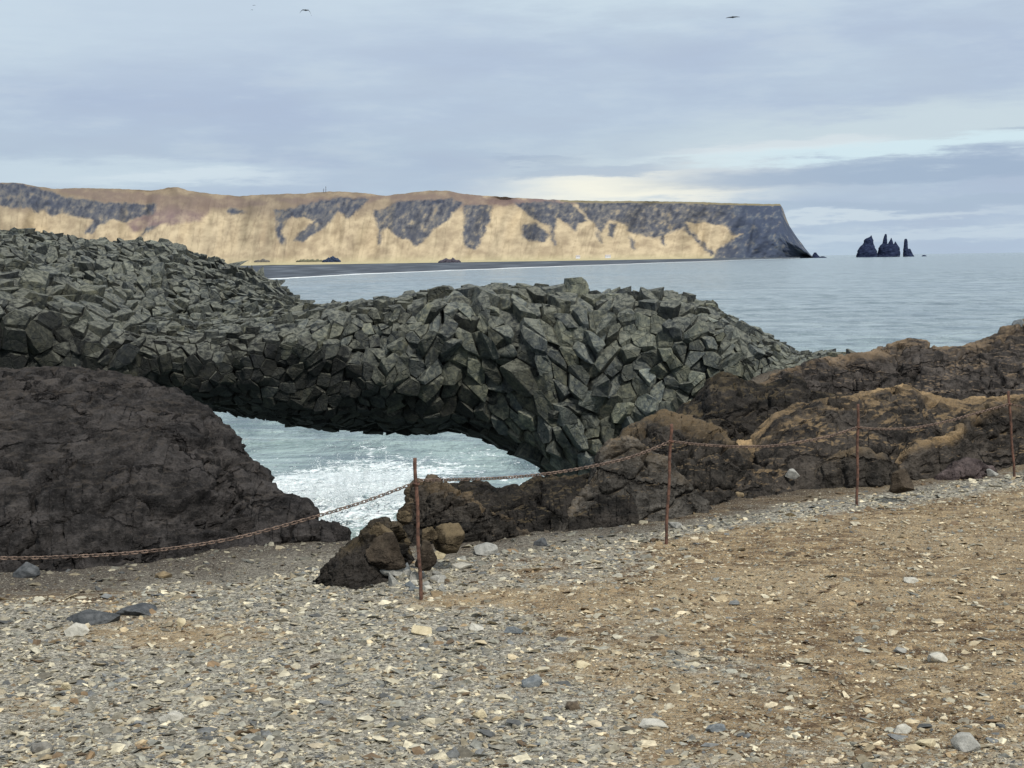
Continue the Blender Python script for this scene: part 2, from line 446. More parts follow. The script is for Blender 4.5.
# ------------------------------------------------------------------ ground sheet (cliff-top path)
EX = [-60, -6, -2.2, -1.6, -1.28, -1.0, -0.5, 0.2, 0.9, 1.8, 3, 4.5, 8, 60]
EY = [15, 15, 13.6, 12.4, 11.35, 11.45, 12.0, 12.7, 14.2, 18, 23, 28, 34, 40]
GZ = 8.0
def ground_z(x, y):
    x = np.asarray(x, float); y = np.asarray(y, float)
    P = np.stack([x, y, np.zeros_like(x)], -1)
    z = GZ + .030 * fbm(P * .7, 3) + .018 * fbm(P * 2.7, 3)
    z = z - .05 * sstep(0, 6, -x) * 0
    e = np.interp(x, EX, EY) + .35 * fbm(P * np.array([1.1, .2, 1]) + 4, 3)
    over = np.clip(y - e, 0, None)
    return np.maximum(z - 1.7 * over, -3.0)

def build_ground():
    xs = np.concatenate([np.linspace(-60, -6, 28)[:-1], np.linspace(-6, 7, 380), np.linspace(7, 60, 28)[1:]])
    ys = np.concatenate([np.linspace(-30, 5, 18)[:-1], np.linspace(5, 17, 400), np.linspace(17, 60, 120)[1:]])
    X, Y = np.meshgrid(xs, ys)
    Z = ground_z(X, Y)
    near = (np.abs(X) < 7) & (Y > 5) & (Y < 17)
    P = np.stack([X, Y, Z], -1)
    Z = Z + np.where(near, .010 * fbm(P * 9, 3), 0)
    P[..., 2] = Z
    g = gravel_field(X, Y)
    dk = dark_field(X, Y)
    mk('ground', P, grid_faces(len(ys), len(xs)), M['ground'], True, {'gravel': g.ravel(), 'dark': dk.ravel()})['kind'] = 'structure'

def pxy(X, Y):
    """approximate photo column / row of a ground point, to lay out soil zones"""
    return 512 + X / np.maximum(Y, .5) * F_PX, 259.5 - .014 * X / np.maximum(Y, .5) * F_PX + (EYE.z - GZ) / np.maximum(Y, .5) * F_PX

def gravel_field(X, Y):
    px, py = pxy(X, Y)
    n = fbm(np.stack([X * .9, Y * .6, 0 * X], -1) + 30, 4)
    bnd = 590 + (py - 600) * .35                      # grey on the left of this line, tan soil to the right
    g = sstep(230, -260, px - bnd + 420 * n)
    lowright = sstep(690, 780, py) * .45
    strip = np.exp(-((py - (548 - (px - 560) * .145)) / 10) ** 2) * sstep(430, 520, px)
    tan_l = .75 * np.exp(-(((px - 160) / 130) ** 2 + ((py - 640) / 22) ** 2)) + .6 * np.exp(-(((px - 60) / 130) ** 2 + ((py - 600) / 14) ** 2)) + .8*np.exp(-(((px - 480) / 120) ** 2 + ((py - 606) / 12) ** 2)) + .5*np.exp(-(((px - 20) / 60) ** 2 + ((py - 715) / 18) ** 2))
    return np.clip(np.maximum(np.maximum(g, strip), lowright) - tan_l, 0.03, 1)

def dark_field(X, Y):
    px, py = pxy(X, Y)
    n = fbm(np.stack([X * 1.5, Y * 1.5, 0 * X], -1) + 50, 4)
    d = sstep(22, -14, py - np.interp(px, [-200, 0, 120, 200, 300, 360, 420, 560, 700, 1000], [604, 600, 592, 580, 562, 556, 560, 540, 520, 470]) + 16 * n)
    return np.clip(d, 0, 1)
build_ground()

# ------------------------------------------------------------------ rock loft: an outcrop between a base line and a crest line
def resample(pts, n):
    pts = np.asarray(pts, float)
    d = np.concatenate([[0], np.cumsum(np.linalg.norm(np.diff(pts[:, :2], axis=0), axis=1))])
    tt = np.linspace(0, d[-1], n)
    out = np.stack([np.interp(tt, d, pts[:, k]) for k in range(pts.shape[1])], -1)
    return out

def resample_x(pts, xs):
    pts = np.asarray(pts, float)
    return np.stack([np.interp(xs, pts[:, 0], pts[:, k]) for k in range(pts.shape[1])], -1)

def loft(name, label, crest, base, mat, nu=140, nv=90, rnd=.7, amp=.10, freq=1.4, crease=.5, seed=0, strata=0.0, back=1.0, steep=0.0, cat='rock', fine=.02, slope=.8, rimw=.35, rims=.6, rough=3.0):
    C = resample(crest, nu); B = resample(base, nu)
    q_ = np.stack([C[:, 0] * .035, 0 * C[:, 0] + seed * 3.1, 0 * C[:, 0]], -1)
    C[:, 1] += rough * (1.2 * fbm(q_, 5, .6) - .25) * np.clip(np.minimum(np.arange(nu), np.arange(nu)[::-1]) / 8, 0, 1)
    B[:, 1] += 2.5 * fbm(q_ * 1.7 + 40, 4)
    Bw = onz(B[:, 0], B[:, 1], GZ - .10); Cw = at(C[:, 0], C[:, 1], C[:, 2])
    need = Bw[:, 1] + slope * np.clip(Cw[:, 2] - GZ, .03, None)
    k = np.ones(9) / 9
    need = np.convolve(np.pad(np.maximum(need, C[:, 2]), 4, mode='edge'), k, 'valid')
    Cw = at(C[:, 0], C[:, 1], need)
    nb = nv // 2
    V = np.zeros((nv + nb, nu, 3))
    for i in range(nv):
        v = i / (nv - 1)
        cz = (1 - rnd) * v + rnd * math.sin(v * math.pi / 2)
        cy = (1 - rnd) * v + rnd * (1 - math.cos(v * math.pi / 2))
        if steep: cz = cz * (1 - steep) + steep * v ** .5
        V[i, :, 0] = Bw[:, 0] + (Cw[:, 0] - Bw[:, 0]) * v
        V[i, :, 1] = Bw[:, 1] + (Cw[:, 1] - Bw[:, 1]) * cy
        V[i, :, 2] = Bw[:, 2] + (Cw[:, 2] - Bw[:, 2]) * cz
    hgt = np.maximum(Cw[:, 2] - (GZ - .1), .05)
    for i in range(nb):
        v = (i + 1) / nb
        V[nv + i] = Cw
        V[nv + i, :, 1] += back * hgt * (v * 1.3 + .05)
        V[nv + i, :, 2] -= (hgt + .8) * (1 - math.cos(v * math.pi / 2))
    du = np.gradient(V, axis=1); dv = np.gradient(V, axis=0)
    N = np.cross(du, dv); N /= np.linalg.norm(N, axis=-1)[..., None] + 1e-9
    P = V + seed * 13.7
    Pr = P @ np.array(Euler((.3, .5, .6)).to_matrix()).T
    d = amp * 1.0 * fbm(P * freq, 5, .55)
    d += amp * crease * (fbm(Pr * np.array([.9, 1.0, 2.6]) * freq * 1.1, 5, .6, ridged=True) - .3)
    # crisp cracks and ledges
    ck = np.abs(fbm(Pr * np.array([.6, .7, 1.9]) * freq * .7 + 9, 4))
    d -= amp * 1.0 * sstep(.05, 0, ck)
    ck2 = np.abs(fbm(Pr[..., ::-1] * np.array([.8, .8, 1.6]) * freq * 1.6 + 19, 3))
    d -= amp * .35 * sstep(.03, 0, ck2)
    d += amp * .45 * fbm(P * freq * 3.3 + 5, 4, .6, ridged=True)
    d += fine * .8 * fbm(P * 13, 4, .65)
    if strata:
        w = P[..., 2] + .15 * fbm(P * .8, 3)
        d += strata * np.abs(((w * 7) % 1) - .5) * 2 * (.5 + .5 * fbm(P * np.array([.6, .6, 3]), 3))
    fade = np.ones(nv + nb)
    edge = np.minimum(np.arange(nu), np.arange(nu)[::-1]) / 10.0
    f = np.clip(edge, .15, 1)[None, :] * np.ones((nv + nb, 1))
    top = np.exp(-((np.arange(nv + nb) - (nv - 1)) / 6.0) ** 2)[:, None]
    f = f * (1 - .25 * top)
    V = V + N * (d * f)[..., None]
    org = (float(V[0, :, 0].mean()), float(V[0, :, 1].mean()), GZ)
    hm = (V[..., 2] - GZ) / np.maximum(hgt, .12)[None]
    vi = (np.arange(nv + nb) / (nv - 1))[:, None]
    rim = np.clip(sstep(1 - rimw, 1.0, vi + .5 * rimw * fbm(P * 1.1 + 3, 3)), 0, 1) * sstep(.05, .2, hgt)[None] * rims * np.clip(.75 + 1.1 * fbm(P * .9 + 31, 3), 0, 1.2)
    o = mk(name, V, grid_faces(nv + nb, nu), mat, True, {'rim': rim.ravel()}, None, org)
    tag(o, label, cat)
    return o

loft('tuff_mound', 'large dark brown weathered rock mound behind the chain at the left', 
     [(-170, 420, 15.5), (-60, 385, 15.2), (0, 378, 15), (40, 373, 15), (80, 374, 14.8), (115, 380, 14.5), (145, 390, 14.2), (165, 395, 14), (190, 402, 13.8), (205, 412, 13.5), (222, 430, 13.2), (235, 445, 13), (245, 460, 12.8), (252, 475, 12.6), (258, 487, 12.4), (275, 495, 12.2), (295, 507, 12), (312, 520, 11.8), (330, 535, 11.6), (349, 548, 11.4)],
     [(-190, 590), (0, 588), (60, 586), (110, 584), (160, 577), (210, 568), (260, 560), (300, 555), (349, 552)],
     M['tuff_dark'], 360, 260, .75, .11, .9, 1.0, 1, fine=.012, strata=.02, slope=1.2, rimw=.15, rims=.25)

rocks = [
 # name, label, crest, base, mat, kw
 ('far_bank', 'long sloping brown bank with tan top, farthest back at the right against the sea',
  [(735, 408, 20), (770, 385, 22), (800, 372, 22.5), (830, 362, 23), (845, 361, 23), (865, 357, 23), (892, 352, 23.5), (905, 346, 24), (913, 344, 24), (925, 345, 24), (940, 351, 24), (958, 351, 24), (975, 347, 24.5), (990, 340, 25), (1003, 335, 25), (1024, 324, 26), (1075, 312, 27)],
  [(735, 425), (770, 422), (830, 412), (880, 409), (950, 412), (1075, 405)], 'tuff_far', dict(rims=0.75, nu=340, nv=200, rnd=.35, amp=.11, freq=.8, crease=.9, strata=.09, fine=.03, rimw=.30)),
 ('eroded_outcrop', 'dark twin humped outcrop with brown rims below the small basalt columns',
  [(676, 412, 18.6), (690, 402, 18.8), (704, 394, 19), (711, 383, 19), (722, 377, 19), (740, 379, 19), (753, 388, 19), (766, 388, 19), (780, 381, 19.2), (790, 376, 19.3), (797, 380, 19.3), (806, 392, 19.3), (830, 400, 19.3), (860, 408, 19)],
  [(655, 470), (700, 462), (740, 455), (790, 445), (840, 432), (860, 425)], 'tuff_black', dict(rims=0.4, nu=200, nv=110, rnd=.9, amp=.10, freq=1.1, crease=.9, slope=.4, rimw=.28)),
 ('ridge_outcrop', 'broad brown ridge with tan crest rising to the right behind the third post',
  [(690, 462, 14.6), (720, 452, 15), (755, 443, 15.2), (765, 431, 15.4), (775, 422, 15.6), (790, 411, 15.8), (811, 403, 16), (827, 399, 16), (856, 400, 16.2), (886, 391, 16.6), (905, 388, 16.8), (920, 396, 16.8), (967, 402, 17), (1060, 398, 18)],
  [(680, 522), (726, 512), (800, 502), (850, 497), (950, 486), (1060, 468)], 'tuff_tan', dict(rims=1.15, nu=300, nv=170, rnd=.95, amp=.085, freq=1.1, crease=.9, strata=.02, slope=.75, rimw=.32)),
 ('crested_outcrop', 'rounded brown outcrop with tan rim just behind the pointed rock and second post',
  [(604, 478, 13.6), (616, 448, 14), (626, 433, 14.2), (648, 425, 14.3), (672, 421, 14.4), (692, 427, 14.4), (715, 432, 14.4), (728, 441, 14.3), (740, 455, 14.2), (765, 480, 13.8), (800, 500, 13.4)],
  [(604, 515), (660, 520), (700, 520), (740, 513), (770, 508), (800, 503)], 'tuff_brown', dict(rims=0.45, nu=220, nv=120, rnd=.7, amp=.10, freq=1.3, crease=.8, strata=.03)),
 ('right_bank', 'brown gravelly bank rising behind the right hand post',
  [(868, 492, 13.4), (884, 470, 13.8), (900, 455, 14), (930, 441, 14.3), (958, 434, 14.6), (972, 416, 15), (990, 408, 15.2), (1060, 398, 15.5)],
  [(868, 500), (930, 491), (990, 478), (1060, 466)], 'tuff_tan', dict(rims=0.6, nu=180, nv=110, rnd=.5, amp=.09, freq=1.4, crease=.8)),
 ('small_hump', 'low dark hump of rock directly behind the third post',
  [(795, 496, 13.1), (806, 484, 13.2), (818, 470, 13.3), (830, 458, 13.4), (845, 452, 13.5), (868, 452, 13.5), (884, 457, 13.5), (896, 468, 13.4), (912, 492, 13)],
  [(795, 499), (850, 501), (885, 498), (912, 494)], 'tuff_brown', dict(rims=0.35, nu=130, nv=80, rnd=.6, amp=.07, freq=1.7, crease=.8)),
 ('low_outcrop', 'smooth purple brown low rock at the foot of the right bank',
  [(912, 493, 12.9), (926, 486, 13.0), (942, 476, 13.1), (955, 465, 13.2), (968, 461, 13.3), (985, 464, 13.3), (1001, 474, 13.3), (1008, 482, 13.2)],
  [(912, 496), (960, 492), (1008, 484)], 'tuff_purple', dict(rims=0.1, nu=130, nv=70, rnd=.75, amp=.05, freq=2.0, crease=1.0)),
 ('shore_outcrop', 'dark rounded rock band at the cliff edge in front of the arch foot',
  [(438, 515, 11.9), (444, 498, 12), (452, 487, 12.2), (468, 481, 12.3), (488, 484, 12.3), (500, 491, 12.3), (520, 490, 12.4), (534, 481, 12.5), (550, 478, 12.6), (575, 476, 12.7), (597, 474, 12.8), (640, 480, 12.8)],
  [(438, 548), (520, 546), (560, 543), (640, 536)], 'tuff_black', dict(rims=0.15, nu=220, nv=110, rnd=.75, amp=.08, freq=1.6, crease=.8)),
 ('pointed_rock', 'pointed grey brown rock with slanting right flank beside the second post',
  [(556, 538, 11.7), (575, 505, 12.0), (594, 476, 12.2), (600, 455, 12.3), (612, 444, 12.3), (630, 440, 12.3), (645, 446, 12.2), (655, 455, 12.1), (668, 464, 12.0), (680, 478, 11.9), (695, 494, 11.7), (712, 511, 11.6), (724, 521, 11.6)],
  [(552, 544), (600, 537), (640, 534), (668, 533), (690, 527), (724, 524)], 'tuff_grey', dict(rims=0.35, nu=220, nv=140, rnd=.15, amp=.055, freq=1.9, crease=1.0)),
 ('jagged_outcrop', 'black jagged rock behind the first post with the sea spray beyond',
  [(402, 548, 10.6), (406, 520, 10.7), (410, 503, 10.8), (416, 487, 10.8), (432, 483, 10.9), (445, 489, 10.9), (458, 497, 10.9), (470, 505, 10.9), (490, 515, 10.9), (515, 528, 10.9), (548, 543, 10.8)],
  [(400, 562), (430, 559), (470, 558), (510, 554), (552, 548)], 'tuff_brown', dict(rims=0.45, nu=200, nv=120, rnd=.6, amp=.085, freq=2.4, crease=1.2)),
 ('front_outcrop', 'dark overhanging rock with tan top at the left of the first post',
  [(312, 594, 9.7), (320, 576, 9.9), (330, 562, 10), (345, 549, 10.1), (362, 540, 10.15), (372, 528, 10.2), (384, 526, 10.25), (394, 530, 10.3), (404, 538, 10.35), (410, 562, 10.25)],
  [(312, 597), (340, 604), (360, 607), (376, 601), (392, 592), (412, 574)], 'tuff_black', dict(rims=0.5, nu=170, nv=110, rnd=.6, amp=.07, freq=2.2, crease=1.0)),
]
for i, (nm, lb, cr_, ba, mt, kw) in enumerate(rocks):
    loft(nm, lb, cr_, ba, M[mt], seed=i + 3, **kw)

# ------------------------------------------------------------------ columnar basalt
def poisson2(n_try, u0, u1, v0, v1, size, rg, pack=.66):
    pts = np.zeros((n_try, 2)); rr = np.zeros(n_try); k = 0
    cand = np.stack([rg.uniform(u0, u1, n_try), rg.uniform(v0, v1, n_try)], 1)
    sz = size(cand[:, 0], cand[:, 1])
    for c, s in zip(cand, sz):
        if k:
            d = np.hypot(pts[:k, 0] - c[0], pts[:k, 1] - c[1])
            if (d < pack * .5 * (s + rr[:k])).any(): continue
        pts[k] = c; rr[k] = s; k += 1
    return pts[:k], rr[:k]

def vcell(i, pts, size):
    c = pts[i]; d = np.hypot(pts[:, 0] - c[0], pts[:, 1] - c[1])
    nb = np.argsort(d)[1:22]
    R = size * 1.1
    poly = [(c[0] + R * math.cos(a), c[1] + R * math.sin(a)) for a in np.linspace(0, 2 * math.pi, 9)[:-1]]
    for j in nb:
        if d[j] > 2.4 * size: break
        mx, my = (pts[j] + c) / 2; nx, ny = pts[j] - c
        out = []
        m = len(poly)
        for k in range(m):
            a, b = poly[k], poly[(k + 1) % m]
            da = (a[0] - mx) * nx + (a[1] - my) * ny; db = (b[0] - mx) * nx + (b[1] - my) * ny
            if da <= 0: out.append(a)
            if (da < 0 < db) or (db < 0 < da):
                f = da / (da - db); out.append((a[0] + (b[0] - a[0]) * f, a[1] + (b[1] - a[1]) * f))
        poly = out
        if len(poly) < 3: return None
    return poly

def columnar(surf, pts, sizes, rg, tint_fn, prot=.5, tilt=.35, gap=.03, cuts=2, bias=(0, 0, 0), bevel=.03, depth=1.3, jitter=.0, prot_fn=None, core=None, clus=.35, chip=.30):
    """surf(u,v)->(n,3). Every Voronoi cell of pts becomes a fractured rock column standing on the surface."""
    VV = []; FF = []; TT = []; off = 0
    e = .30
    for i in range(len(pts)):
        poly = vcell(i, pts, sizes[i])
        if poly is None or len(poly) < 3: continue
        poly = np.array(poly); c = poly.mean(0); s = min(sizes[i], np.sqrt(np.ptp(poly[:, 0]) * np.ptp(poly[:, 1])))
        keep = [poly[0]]                                     # drop tiny edges
        for q in poly[1:]:
            if np.hypot(*(q - keep[-1])) > .12 * s: keep.append(q)
        if np.hypot(*(keep[0] - keep[-1])) < .12 * s and len(keep) > 3: keep.pop()
        poly = np.array(keep)
        if len(poly) < 3: continue
        poly = c + (poly - c) * (1 - gap)
        W = surf(np.append(poly[:, 0], [c[0], c[0] + e, c[0]]), np.append(poly[:, 1], [c[1], c[1], c[1] + e]))
        pm = prot_fn(c[0], c[1]) if prot_fn else 1.0
        if core is not None:
            W0 = W[-3]; n0 = np.cross(W[-2] - W0, W[-1] - W0)
            if c[1] < .12 or np.linalg.norm(n0) < 1e-4 or n0.dot(W0 - core(c[0])) < 0: continue
        ring = W[:-3]; o = W[-3]
        nrm = np.cross(W[-2] - o, W[-1] - o); nrm /= np.linalg.norm(nrm) + 1e-9
        ax = nrm + np.array(bias) + np.clip(rg.normal(size=3), -1.5, 1.5) * jitter; ax /= np.linalg.norm(ax)
        cl_ = float(pn(np.array([c[0] * .55, c[1] * .55, 11.0])))
        h = (.35 + .65 * pm) * prot * s * (clus * (.5 + cl_) + (1 - clus) * rg.random() ** 1.6) * (1.7 if (rg.random() < .10 and nrm[1] < -.45 and pm > .8) else 1.0) - .05 * s
        n = len(ring)
        bm = bmesh.new()
        tl = np.clip(rg.normal(size=3), -1.4, 1.4) * tilt * (.4 + .6 * pm) * (1 - .5 * max(0., nrm[2]))
        tl -= nrm * tl.dot(nrm)
        bot = []; top = []
        for r in ring:
            bot.append(bm.verts.new(r - ax * depth * s))
            rr_ = o + (r - o) * rg.uniform(.92, 1.0)
            top.append(bm.verts.new(rr_ + ax * (h + (r - o).dot(tl))))
        for k in range(n):
            bm.faces.new((bot[k], bot[(k + 1) % n], top[(k + 1) % n], top[k]))
        bm.faces.new(top); bm.faces.new(bot[::-1])
        for q in range(rg.integers(0, cuts + 1)):
            if len(bm.verts) < 5: break
            dirn = ax * rg.uniform(.5, 1.2) + rg.normal(size=3) * .6; dirn /= np.linalg.norm(dirn)
            ext = max((np.array(v.co) - o).dot(dirn) for v in bm.verts)
            pco = o + dirn * (ext - rg.uniform(.04, chip) * s)
            g = bm.verts[:] + bm.edges[:] + bm.faces[:]
            bmesh.ops.bisect_plane(bm, geom=g, plane_co=pco, plane_no=dirn, clear_outer=True, dist=1e-5)
            be = [ed for ed in bm.edges if ed.is_boundary]
            if be: bmesh.ops.holes_fill(bm, edges=be, sides=0)
        if len(bm.faces) < 4:
            bm.free(); continue
        if bevel:
            bm.normal_update()
            try: bmesh.ops.bevel(bm, geom=bm.edges[:], offset=bevel * s, segments=1, affect='EDGES', profile=.5, clamp_overlap=True)
            except Exception: pass
        bmesh.ops.recalc_face_normals(bm, faces=bm.faces[:])
        bm.verts.index_update()
        VV.append(np.array([v.co[:] for v in bm.verts]))
        tc = tint_fn(o, rg) * (.10 + .90 * pm)  # low-protrusion blocks under the overhang get a darker tint: shade painted into colour
        TT.append(np.tile(tc, (len(bm.verts), 1)))
        for f in bm.faces: FF.append([v.index + off for v in f.verts])
        off += len(bm.verts)
        bm.free()
    return VV, FF, TT, off

TOPL = np.array([(-140, 258), (-40, 262), (0, 268), (60, 284), (100, 298), (140, 316), (200, 320), (250, 311), (295, 304), (350, 299), (420, 292), (460, 286), (510, 281), (545, 286), (600, 290), (625, 287), (680, 291), (705, 297), (750, 321), (780, 338), (795, 347), (850, 349), (900, 357)], float)
BOTL = np.array([(-140, 470), (0, 430), (150, 392), (205, 406), (240, 414), (300, 425), (350, 430), (432, 433), (442, 424), (482, 437), (535, 462), (556, 480), (580, 500), (640, 512), (720, 505), (900, 500)], float)
AY = 46.0
def arch_half(px):     # half thickness front to back, metres
    return np.interp(px, [-140, 60, 200, 450, 700, 800, 900], [6.0, 6.0, 5.6, 3.6, 3.0, 2.6, 2.2])
def arch_axis(px):
    return np.interp(px, [-140, 0, 200, 500, 800, 900], [45.5, 45.0, 46.5, 46, 44.0, 43.0])
PX0, PX1 = -140.0, 895.0
TH0, TH1 = -1.70, 4.10
TAB = None
VPX = np.linspace(PX0, PX1, 60); VLN = np.ones(60)
MPP = AY / F_PX
ULEN = (PX1 - PX0) * MPP
def arch_surf(u, v):
    px = PX0 + np.asarray(u) / MPP
    f = np.clip(np.asarray(v) / np.interp(px, VPX, VLN), 0, 1)
    if TAB is not None:
        ci = np.clip((px - PX0) / (PX1 - PX0) * 59, 0, 58.999); c0 = ci.astype(int); cf = ci - c0
        ri = np.clip(f * 119, 0, 118.999); r0 = ri.astype(int); rf = ri - r0
        f = (TAB[c0, r0] * (1 - rf) + TAB[c0, r0 + 1] * rf) * (1 - cf) + (TAB[c0 + 1, r0] * (1 - rf) + TAB[c0 + 1, r0 + 1] * rf) * cf
    th = TH0 + f * TH1       # angle round the section, from under the belly over the front to the back of the top
    yt = np.interp(px, TOPL[:, 0], TOPL[:, 1]); yb = np.interp(px, BOTL[:, 0], BOTL[:, 1])
    ax = arch_axis(px); a = arch_half(px)
    T = at(px, yt + 8, ax); B = at(px, yb - 3, ax)
    x = T[..., 0]; zt = T[..., 2]; zb = B[..., 2]
    over = np.interp(px, [-140, 100, 400, 540, 900], [.60, .56, .52, .48, .40])   # where the section is widest: high up = overhang below
    zm = zb + (zt - zb) * over
    cs = np.cos(th); sn = np.sin(th)
    ex = np.where(sn > 0, .75, np.interp(px, [-140, 300, 500, 900], [1.1, 1.05, .85, .75]))
    cc = np.sign(cs) * np.abs(cs) ** ex
    ez = np.where(sn > 0, .62, .9)
    ss = np.sign(sn) * np.abs(sn) ** ez
    z = zm + np.where(sn > 0, (zt - zm) * ss, (zm - zb) * ss)
    y = ax - a * cc
    P = np.stack([x * (y / ax), y, z], -1)
    P2 = P * .55
    n = fbm(P2, 3); n2 = fbm(P * 1.2 + 3, 2)
    n3 = fbm(P * np.array([.32, .32, .6]) + 8, 3, .5, ridged=True)
    P[..., 1] -= .75 * n + .25 * n2 + .55 * (n3 - .3) * np.clip(cc, 0, 1)
    hang = fbm(np.stack([px * .03, px * 0, px * 0], -1), 4, .6)
    P[..., 2] += .30 * hang * np.clip(-ss, 0, 1)
    P[..., 2] += .10 * n2
    return P
_u, _t = np.meshgrid((VPX - PX0) * MPP, np.linspace(0, 1, 160))
_p = arch_surf(_u, _t)
_sl = np.linalg.norm(np.diff(_p, axis=0), axis=-1)
_cum = np.concatenate([np.zeros((1, 60)), np.cumsum(_sl, 0)])
VLN = _cum[-1] * .95
TAB = np.stack([np.interp(np.linspace(0, 1, 120), _cum[:, j] / _cum[-1, j], np.linspace(0, 1, 160)) for j in range(60)], 0)
VMAX = float(VLN.max())

def arch_core(u):
    px = PX0 + u / MPP
    yt = np.interp(px, TOPL[:, 0], TOPL[:, 1]); yb = np.interp(px, BOTL[:, 0], BOTL[:, 1])
    return at(px, .5 * (yt + yb), float(arch_axis(px)))

def build_arch():
    rg = np.random.default_rng(21)
    def size(u, v):
        px = PX0 + u / MPP
        s = np.interp(px, [-140, 60, 130, 200, 300, 420, 480, 600, 680, 730, 780, 895], [.90, .80, .52, .40, .40, .50, .66, .66, .50, .30, .26, .26])
        vl = np.interp(px, VPX, VLN)
        lowfoot = sstep(.46, .30, v / vl) * sstep(560, 640, px)
        s = s * (1 - .45 * lowfoot)
        s = s * np.where(v / vl > .76, .68, 1.0)                # the top is made of smaller broken blocks
        s = s * np.exp(.30 * pn(np.stack([u * .7, v * .7, 0 * u], -1)) + .34 * rg.normal(size=np.shape(u)).clip(-1.8, 1.8))
        return s
    pts, sz = poisson2(34000, 0, ULEN, 0, VMAX, size, rg)
    ok = pts[:, 1] <= np.interp(PX0 + pts[:, 0] / MPP, VPX, VLN); pts = pts[ok]; sz = sz[ok]; print('arch blocks', len(pts))
    def tint(o, r):
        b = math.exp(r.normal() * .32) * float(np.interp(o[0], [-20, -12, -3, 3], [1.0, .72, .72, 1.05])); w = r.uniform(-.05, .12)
        return np.array([b * (1 + w), b * (1 + w * .6), b * (1 - w * .8)])
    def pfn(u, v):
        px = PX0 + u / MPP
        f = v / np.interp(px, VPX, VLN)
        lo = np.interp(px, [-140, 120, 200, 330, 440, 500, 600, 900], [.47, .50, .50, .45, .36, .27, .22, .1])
        return float(.22 + .78 * sstep(lo - .06, lo + .05, f + .05 * pn(np.array([u * .5, v * .5, 3.0]))))  # damps protrusion on the belly and also scales its painted-in underside shade
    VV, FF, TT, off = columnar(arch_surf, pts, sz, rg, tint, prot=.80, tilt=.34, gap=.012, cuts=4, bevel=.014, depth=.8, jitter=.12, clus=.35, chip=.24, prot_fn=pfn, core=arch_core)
    # inner body under the blocks
    us = np.linspace(0, ULEN, 220); vs = np.linspace(0, 1, 90)
    U, W = np.meshgrid(us, vs); W = W * np.interp(PX0 + U / MPP, VPX, VLN)
    P = arch_surf(U, W)
    du = np.gradient(P, axis=1); dv = np.gradient(P, axis=0)
    N = np.cross(du, dv); N /= np.linalg.norm(N, axis=-1)[..., None] + 1e-9
    P = P - N * .12
    VV.append(P.reshape(-1, 3)); TT.append(np.tile([.35, .35, .35], (P.shape[0] * P.shape[1], 1)))
    FF += (grid_faces(len(vs), len(us)) + off).tolist()
    V = np.concatenate(VV); T = np.concatenate(TT)
    # ends and back stay open into the neighbouring rock
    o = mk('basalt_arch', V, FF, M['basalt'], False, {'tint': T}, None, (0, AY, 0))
    tag(o, 'dark natural arch of jointed basalt columns spanning over the sea', 'rock arch')
build_arch()

MCREST = np.array([(-200, 224), (-60, 226), (0, 228), (30, 229), (60, 234), (100, 238), (150, 240), (165, 240), (182, 246), (200, 254), (225, 261), (250, 267), (270, 279), (285, 291), (295, 300), (304, 309)], float)
MFRONT = np.array([(-200, 300), (0, 300), (60, 312), (120, 330), (200, 335), (250, 326), (295, 318), (304, 316)], float)
MX0, MX1 = -200.0, 303.0
MMPP = 54 / F_PX
MUL = (MX1 - MX0) * MMPP
MVL = 13.0
def mound_surf(u, v):
    px = MX0 + np.asarray(u) / MMPP
    t = np.asarray(v) / 10.0                          # 1 = crest, beyond it the back slope
    yc = np.interp(px, MCREST[:, 0], MCREST[:, 1]) + 3; yf = np.interp(px, MFRONT[:, 0], MFRONT[:, 1])
    Yf = np.interp(px, [-200, 100, 303], [47.5, 48.0, 49.5]); Yc = np.interp(px, [-200, 0, 200, 303], [66, 64, 58, 51.5])
    A = at(px, yf, Yf); C = at(px, yc, Yc)
    tc = np.clip(t, 0, 1)
    P = A + (C - A) * tc[..., None]
    # convex: lift the middle, hold the crest as the skyline
    P[..., 2] = A[..., 2] + (C[..., 2] - A[..., 2]) * (tc + .10 * np.sin(tc * math.pi))
    b = np.clip(t - 1, 0, None)
    sl = np.interp(px, [-200, 150, 230, 303], [1, 1, .35, .08])
    P[..., 1] += b * 9 * sl; P[..., 2] -= (b * 9 + b * b * 20) * sl
    n = fbm(P * np.array([.35, .35, .5]), 3)
    P[..., 2] += .8 * n * np.minimum(1, 1.6 * (1 - tc) + .10)
    return P

def build_mound():
    rg = np.random.default_rng(33)
    def size(u, v): return (.44 - .10 * (v / 10)) * (1 + .4 * pn(np.stack([u * .6, v * .6, 0 * u + 7], -1)))
    pts, sz = poisson2(26000, 0, MUL, 0, MVL, size, rg)
    def tint(o, r):
        b = math.exp(r.normal() * .26) * .9; w = r.uniform(-.05, .08)
        return np.array([b * (1 + w), b * (1 + w * .6), b * (1 - w * .8)])
    VV, FF, TT, off = columnar(mound_surf, pts, sz, rg, tint, prot=.80, tilt=.50, gap=.03, cuts=4, bias=(.06, -.15, .1), bevel=.018, depth=.9, jitter=.20, clus=.12, chip=.30)
    us = np.linspace(0, MUL, 120); vs = np.linspace(0, MVL, 70)
    U, W = np.meshgrid(us, vs)
    P = mound_surf(U, W); P[..., 2] -= .22
    VV.append(P.reshape(-1, 3)); TT.append(np.tile([.35, .35, .35], (P.shape[0] * P.shape[1], 1)))
    FF += (grid_faces(len(vs), len(us)) + off).tolist()
    o = mk('basalt_hill', np.concatenate(VV), FF, M['basalt'], False, {'tint': np.concatenate(TT)}, None, (-14, 54, 0))
    tag(o, 'hill of small tilted basalt blocks rising behind the left end of the arch', 'rock hill')
build_mound()

